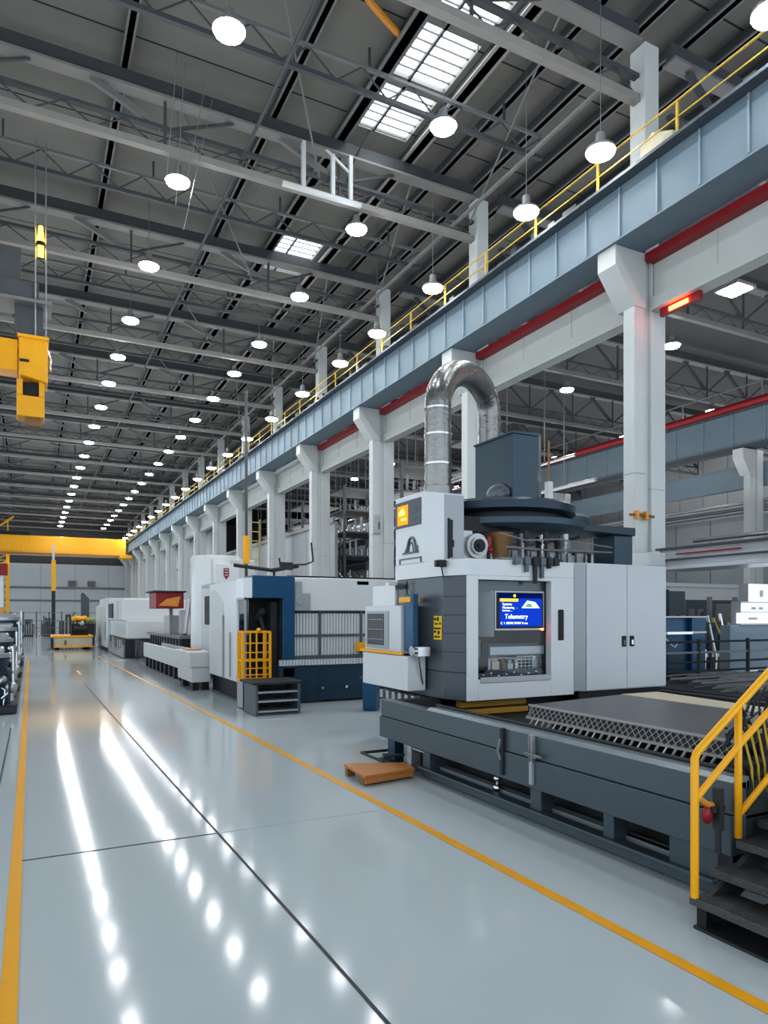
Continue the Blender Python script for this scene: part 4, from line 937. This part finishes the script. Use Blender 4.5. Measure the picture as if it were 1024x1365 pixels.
# pipes and ducts high in the side bay
for i,(x,z,r_) in enumerate(((17.2,8.1,.08),(17.7,7.4,.1),(18.2,6.7,.07),(18.8,8.8,.1),(19.6,7.7,.12),(21.8,9.2,.08),(23,8.2,.1))):
    q = thing('overhead_pipe', (x,55,z), 'silver overhead pipe seen between the columns, %s from the columns' % ORD[i], 'pipe', 'overhead pipes in the side bay')
    MB().cyl((x,24,z),(x,97,z),r_,n=8).build('pipe','chrome' if i%2 else 'alu',q)
    for k in range(7):
        y = 26+k*6.1+.1; MB().bar((x,y,z),(x,y,ZD),.04).build('hanger','steel_mid',q)
# mezzanine rack with lots of steel between the columns
for i,y in enumerate((20,26.1,32.2,38.3,44.4)):
    q = thing('storage_rack', (15.5,y+2,0), 'tall steel rack with crossbars in the side bay, %s behind the columns' % ORD[i], 'rack', 'tall racks in the side bay')
    b = MB()
    for xx in (14.2,16.6):
        for yy in (y+.2,y+2.6): b.bar((xx,yy,0),(xx,yy,8.6),.12)
    b.build('upright','steel_mid',q)
    for z in (2.2,3.6,5.0,6.2,7.3,8.4):
        b = MB(); b.box(14.2,16.6,y+.2,y+2.6,z,z+.08); b.build('shelf','steel_mid',q)
    b = MB()
    for z in (2.3,3.7,5.1,6.3,7.4):
        for k in range(7):
            xx = 14.3+k*.33; hh = random.uniform(.15,.8); b.cyl((xx,y+.5,z),(xx,y+.5,z+hh),random.uniform(.04,.12),n=6)
            b.bar((xx,y+.3,z),(xx+.4,y+2.4,z+random.uniform(.2,.9)),.04)
    b.build('stored_tube','chrome' if i%2 == 0 else 'alu',q)
# gantry beam right of the cabinet
gb = thing('white_gantry', (11.6,7,0), 'long pale machine gantry beam behind the cabinet at the right edge', 'gantry')
b = MB(); b.box(11.3,12.2,2.5,10.1,2.90,2.98); b.box(11.32,12.2,2.5,10.1,2.98,3.1); b.box(11.4,12.2,2.5,10.1,3.1,3.3); b.build('beam','cab',gb,None,.01)
b = MB(); b.box(11.28,11.4,2.5,10.1,3.30,3.34); b.box(11.26,11.32,2.5,10.1,3.08,3.11); b.build('edge_strip','steel_dark',gb)
MB().cyl((11.3,2.5,3.42),(11.3,9.2,3.42),.04,n=8).build('guide_rod','chrome',gb); box(11.28,11.3,8.2,9.6,3.18,3.21).build('red_strip','red',gb)
b = MB(); b.box(10.55,11.0,9.6,10.2,2.95,3.2); b.box(10.0,11.3,10.0,10.2,2.8,2.95); b.build('bracket','white',gb,None,.01)
b = MB(); b.box(11.5,12.1,2.6,3.0,0,2.9); b.build('leg','cab',gb,None,.01)
# blue cabinet on its dark platform
pf = thing('rack_platform', (11.5,8,0), 'low dark platform stacked with black bars right of the cabinet', 'platform')
b = MB(); b.box(9.6,13.4,6.2,10.25,.70,.76); 
for x in (9.7,11.8,13.3):
    for y in (6.3,10.1): b.box(x-.06,x+.06,y-.06,y+.06,0,.70)
b.build('deck','rubber',pf)
b = MB()
for i in range(70):
    y = random.uniform(6.2,9.2); x = random.uniform(9.6,11.5); z = .78+random.uniform(0,.12); l_ = random.uniform(1.2,3)
    b.bar((x,y,z),(x+l_,y+random.uniform(-.1,.1),z+random.uniform(-.01,.03)),random.uniform(.02,.05))
b = tag(b.build('stacked_bars','steel_mid'), 'loose pile of dark steel bars on the low platform', 'bars', kind='stuff')
b = MB()
for i in range(14):
    y = random.uniform(6.4,9.6); x = random.uniform(10,12); z = .9; b.bar((x,y,z),(x+random.uniform(1.,2.4),y,z),.025)
b.build('bright_bar','chrome',pf)
bc_ = thing('blue_cabinet', (11.5,9.8,.76), 'deep blue cabinet with pull-out shelf standing beyond the white cabinet', 'cabinet')
b = MB(); b.box(10.85,11.62,9.6,10.3,.80,1.95); b.build('body','blue',bc_,None,.012)
b = MB(); b.box(11.62,12.02,9.5,10.3,.78,1.97); b.build('side_unit','blue',bc_,None,.012)
b = MB(); b.box(11.05,11.5,9.585,9.6,.85,1.25); b.build('lower_door','blue_dark',bc_); b = MB(); b.box(10.85,11.55,9.42,9.62,1.63,1.68); b.build('shelf','chrome',bc_); box(11.62,12.02,9.48,9.5,1.64,1.68).build('trim_strip','alu',bc_)
b = MB(); b.tube([(10.95,9.55,1.55),(11.05,9.5,1.42),(11.15,9.5,1.38),(11.2,9.5,1.44)],.014); b.build('hook','white',bc_)
box(10.83,12.04,9.48,10.32,1.95,1.98).build('top','alu',bc_); b = MB(); b.box(10.9,12.0,9.6,10.25,.76,.8); b.build('foot','black',bc_)
sc = thing('control_stand', (13,11.5,0), 'small white equipment stack with blue side beyond the blue cabinet', 'equipment')
b = MB(); b.box(11.9,12.9,11.6,12.4,0,2.55); b.build('case','white_dirty',sc,None,.01); b = MB(); b.box(12.9,13.3,11.5,12.4,0,2.6); b.build('side','blue_dark',sc)
b = MB()
for z in (2.3,2.0,1.7): b.box(12.0,12.75,11.58,11.6,z,z+.18)
b.build('drawer','trimgrey',sc)
gp_ = thing('light_box_machine', (14.5,10.3,0), 'glaring white lit panels on a pale blue cabinet at the right edge', 'light panels')
b = MB(); b.box(13.55,16,10.1,10.35,.76,1.78); b.build('cabinet','girder_rib',gp_,None,.01)
b = MB(); b.box(13.7,16,10.0,10.06,1.82,2.05); b.box(13.85,16,10.0,10.06,2.08,2.26); b.box(14.1,16,10.0,10.06,2.30,2.68); b.build('lit_panel','glowpanel',gp_)
b = MB(); b.box(13.85,16,10.06,10.3,1.78,2.3); b.box(14.1,16,10.06,10.3,2.3,2.7); b.build('panel_back','trimgrey',gp_)
for q in ((14.38,14.5,9.985,10.0,2.4,2.55),(14.1,14.25,9.985,10.0,2.12,2.18),(14.35,14.5,9.985,10.0,2.12,2.18),(14.0,14.3,9.985,10.0,1.9,1.95)): box(*q).build('panel_label','alu',gp_)
b = MB(); b.box(13.6,16,10.12,10.33,0,.76); b.build('base','rubber',gp_)
fe = thing('yellow_fence', (15,15,0), 'yellow and grey post fence in the side bay behind the blue cabinet', 'fence')
for i in range(14):
    x = 16+i*.42; b = MB(); b.bar((x,15.5,0),(x,15.5,2.2+(.4 if i%3 == 0 else 0)),.12); b.build('post','yellow_rail' if i < 7 else 'steel_mid',fe)
b = MB(); b.box(16,21.8,15.45,15.55,1.6,1.66); b.box(16,21.8,15.45,15.55,.6,.66); b.build('rail','steel_mid',fe)
b = MB(); b.box(16.6,18.4,15.3,15.42,2.0,2.75); b.build('sign_plate','girder_dark',fe)
bt = thing('white_bench_machine', (20,19,0), 'long low white machine enclosure in the side bay behind the fence', 'machine')
b = MB(); b.box(18,28.5,19,22,.1,3.1); b.build('body','white_dirty',bt,None,.03); b = MB(); b.box(19.3,27,18.9,19,1.9,2.6); b.build('window','girder_dark',bt); b = MB(); b.box(18,28.5,18.95,22,3.1,3.25); b.build('roof','cab',bt)
b = MB(); b.box(18.2,28.2,19.1,21.8,0,.1); b.build('foot','black',bt)
rl_ = thing('red_lamp_strip', (11.7,9.75,8.2), 'glowing red lamp strip under the beam right of the nearest column', 'warning lamp')
b = MB(); b.box(11.52,11.62,9.25,10.2,8.12,8.28); b.build('housing','red',rl_); b = MB(); b.box(11.49,11.52,9.5,9.95,8.14,8.22); b.build('tube','redlamp',rl_)
pr = thing('pipe_barrier', (13,8.6,0), 'black pipe barrier with stacked rails behind the stair handrail', 'barrier')
for x in (9.9,11.2,12.6,13.9): MB().bar((x,9.0,.76 if x < 13.4 else 0),(x,9.0,1.55),.05).build('post','rubber',pr)
for z in (.95,1.12,1.3,1.5): MB().cyl((9.7,9.0,z),(14.4,9.0,z),.022,n=6).build('rail','rubber' if z != 1.3 else 'alu',pr)
for i,(x,y,w_,h_) in enumerate(((17.2,13.2,1.5,2.0),(19.4,13.6,1.2,2.6),(21.6,13.0,1.6,1.8),(16.0,17.2,1.8,2.4),(23.4,15.2,1.4,2.3))):
    q = thing('tool_machine', (x,y,0), 'cluttered pipe-covered machine in the side bay, %s of a loose group' % ORD[i], 'machine', 'machines in the side bay')
    b = MB(); b.box(x-w_/2,x+w_/2,y,y+1.2,.02,h_*.5); b.box(x-w_*.3,x+w_*.2,y+.1,y+1.1,h_*.5,h_*.9); b.build('body',('blue_dark','steel_mid','gun','trimgrey','blue_dark')[i],q,None,.03)
    b = MB(); b.box(x-w_/2,x+w_/2,y-.08,y-.02,h_*.42,h_*.47); b.build('front_rail',('alu','yellow','red','alu','yellow_rail')[i],q)
    for k in range(7):
        b = MB(); xx = x-w_/2+w_*(k+.5)/7; b.tube([(xx,y-.06,.05),(xx,y-.1,h_*random.uniform(.4,.8)),(xx+random.uniform(-.2,.2),y+.2,h_*random.uniform(.8,1.05))],random.uniform(.02,.05),6); b.build('pipe',('chrome','rubber','alu','yellow_rail')[k%4],q)
# white guarding seen below the carousel
wg_ = thing('white_guarding', (10,12.5,0), 'pale guarding wall with black posts behind the carousel', 'guarding')
b = MB(); b.box(8.6,13.4,13,13.1,.02,3.55); b.build('panel','white_dirty',wg_)
for i in range(8): b = MB(); x = 9.2+i*.5; b.box(x,x+.05,12.93,13,2.2,3.55); b.build('post','rubber',wg_)
b = MB(); b.box(9,13.4,12.9,13.0,3.5,3.6); b.build('top_rail','gun',wg_)
mp_ = thing('marker_pole', (9.6,11.2,0), 'thin rusty pole with pale sleeve rising behind the carousel', 'pole')
MB().cyl((9.55,11.3,0),(9.55,11.3,5.6),.025,n=6).build('pole','brown_dark',mp_); b = MB(); b.box(9.49,9.61,11.24,11.36,3.9,4.75); b.build('sleeve','alu',mp_)

# ------------------------------------------------------------------ light
w = bpy.data.worlds.new('world'); SC.world = w; w.use_nodes = True
nt = w.node_tree; bgn = nt.nodes['Background']
bgn.inputs['Color'].default_value = (.80,.90,1,1); bgn.inputs['Strength'].default_value = 1.0
def area(loc, rot, sx, sy, p, col=(1,1,1)):
    l = bpy.data.lights.new('area','AREA'); l.shape = 'RECTANGLE'; l.size = sx; l.size_y = sy; l.energy = p; l.color = col
    o = bpy.data.objects.new('fill_lamp', l); COL.objects.link(o); o.location = loc; o.rotation_euler = rot; return o
for y in (12,26,40,56,74,90): area((2,y,7.5),(PI,0,0),14,11,150,(1,.98,.95))  # added upward fill, lightens the main hall roof; no fittings hang here
for y in (12,26,42,60): area((20.5,y,6.9),(PI,0,0),12,12,300)  # added upward fill for the dark side bay roof
for y in (14,32): area((36,y,6.9),(PI,0,0),10,14,420)  # same added roof fill, beyond the far girder
area((6.0,8.35,2.46),(0,0,0),1.0,.5,9)  # added fill inside the housing, brightens what shows through the machine window
try: SC.view_settings.view_transform = 'Standard'; SC.view_settings.look = 'Medium High Contrast'
except Exception: pass
SC.view_settings.exposure = 0.65
try:
    SC.cycles.max_bounces = 6; SC.cycles.diffuse_bounces = 4; SC.cycles.glossy_bounces = 3; SC.cycles.sample_clamp_indirect = 6
except Exception: pass
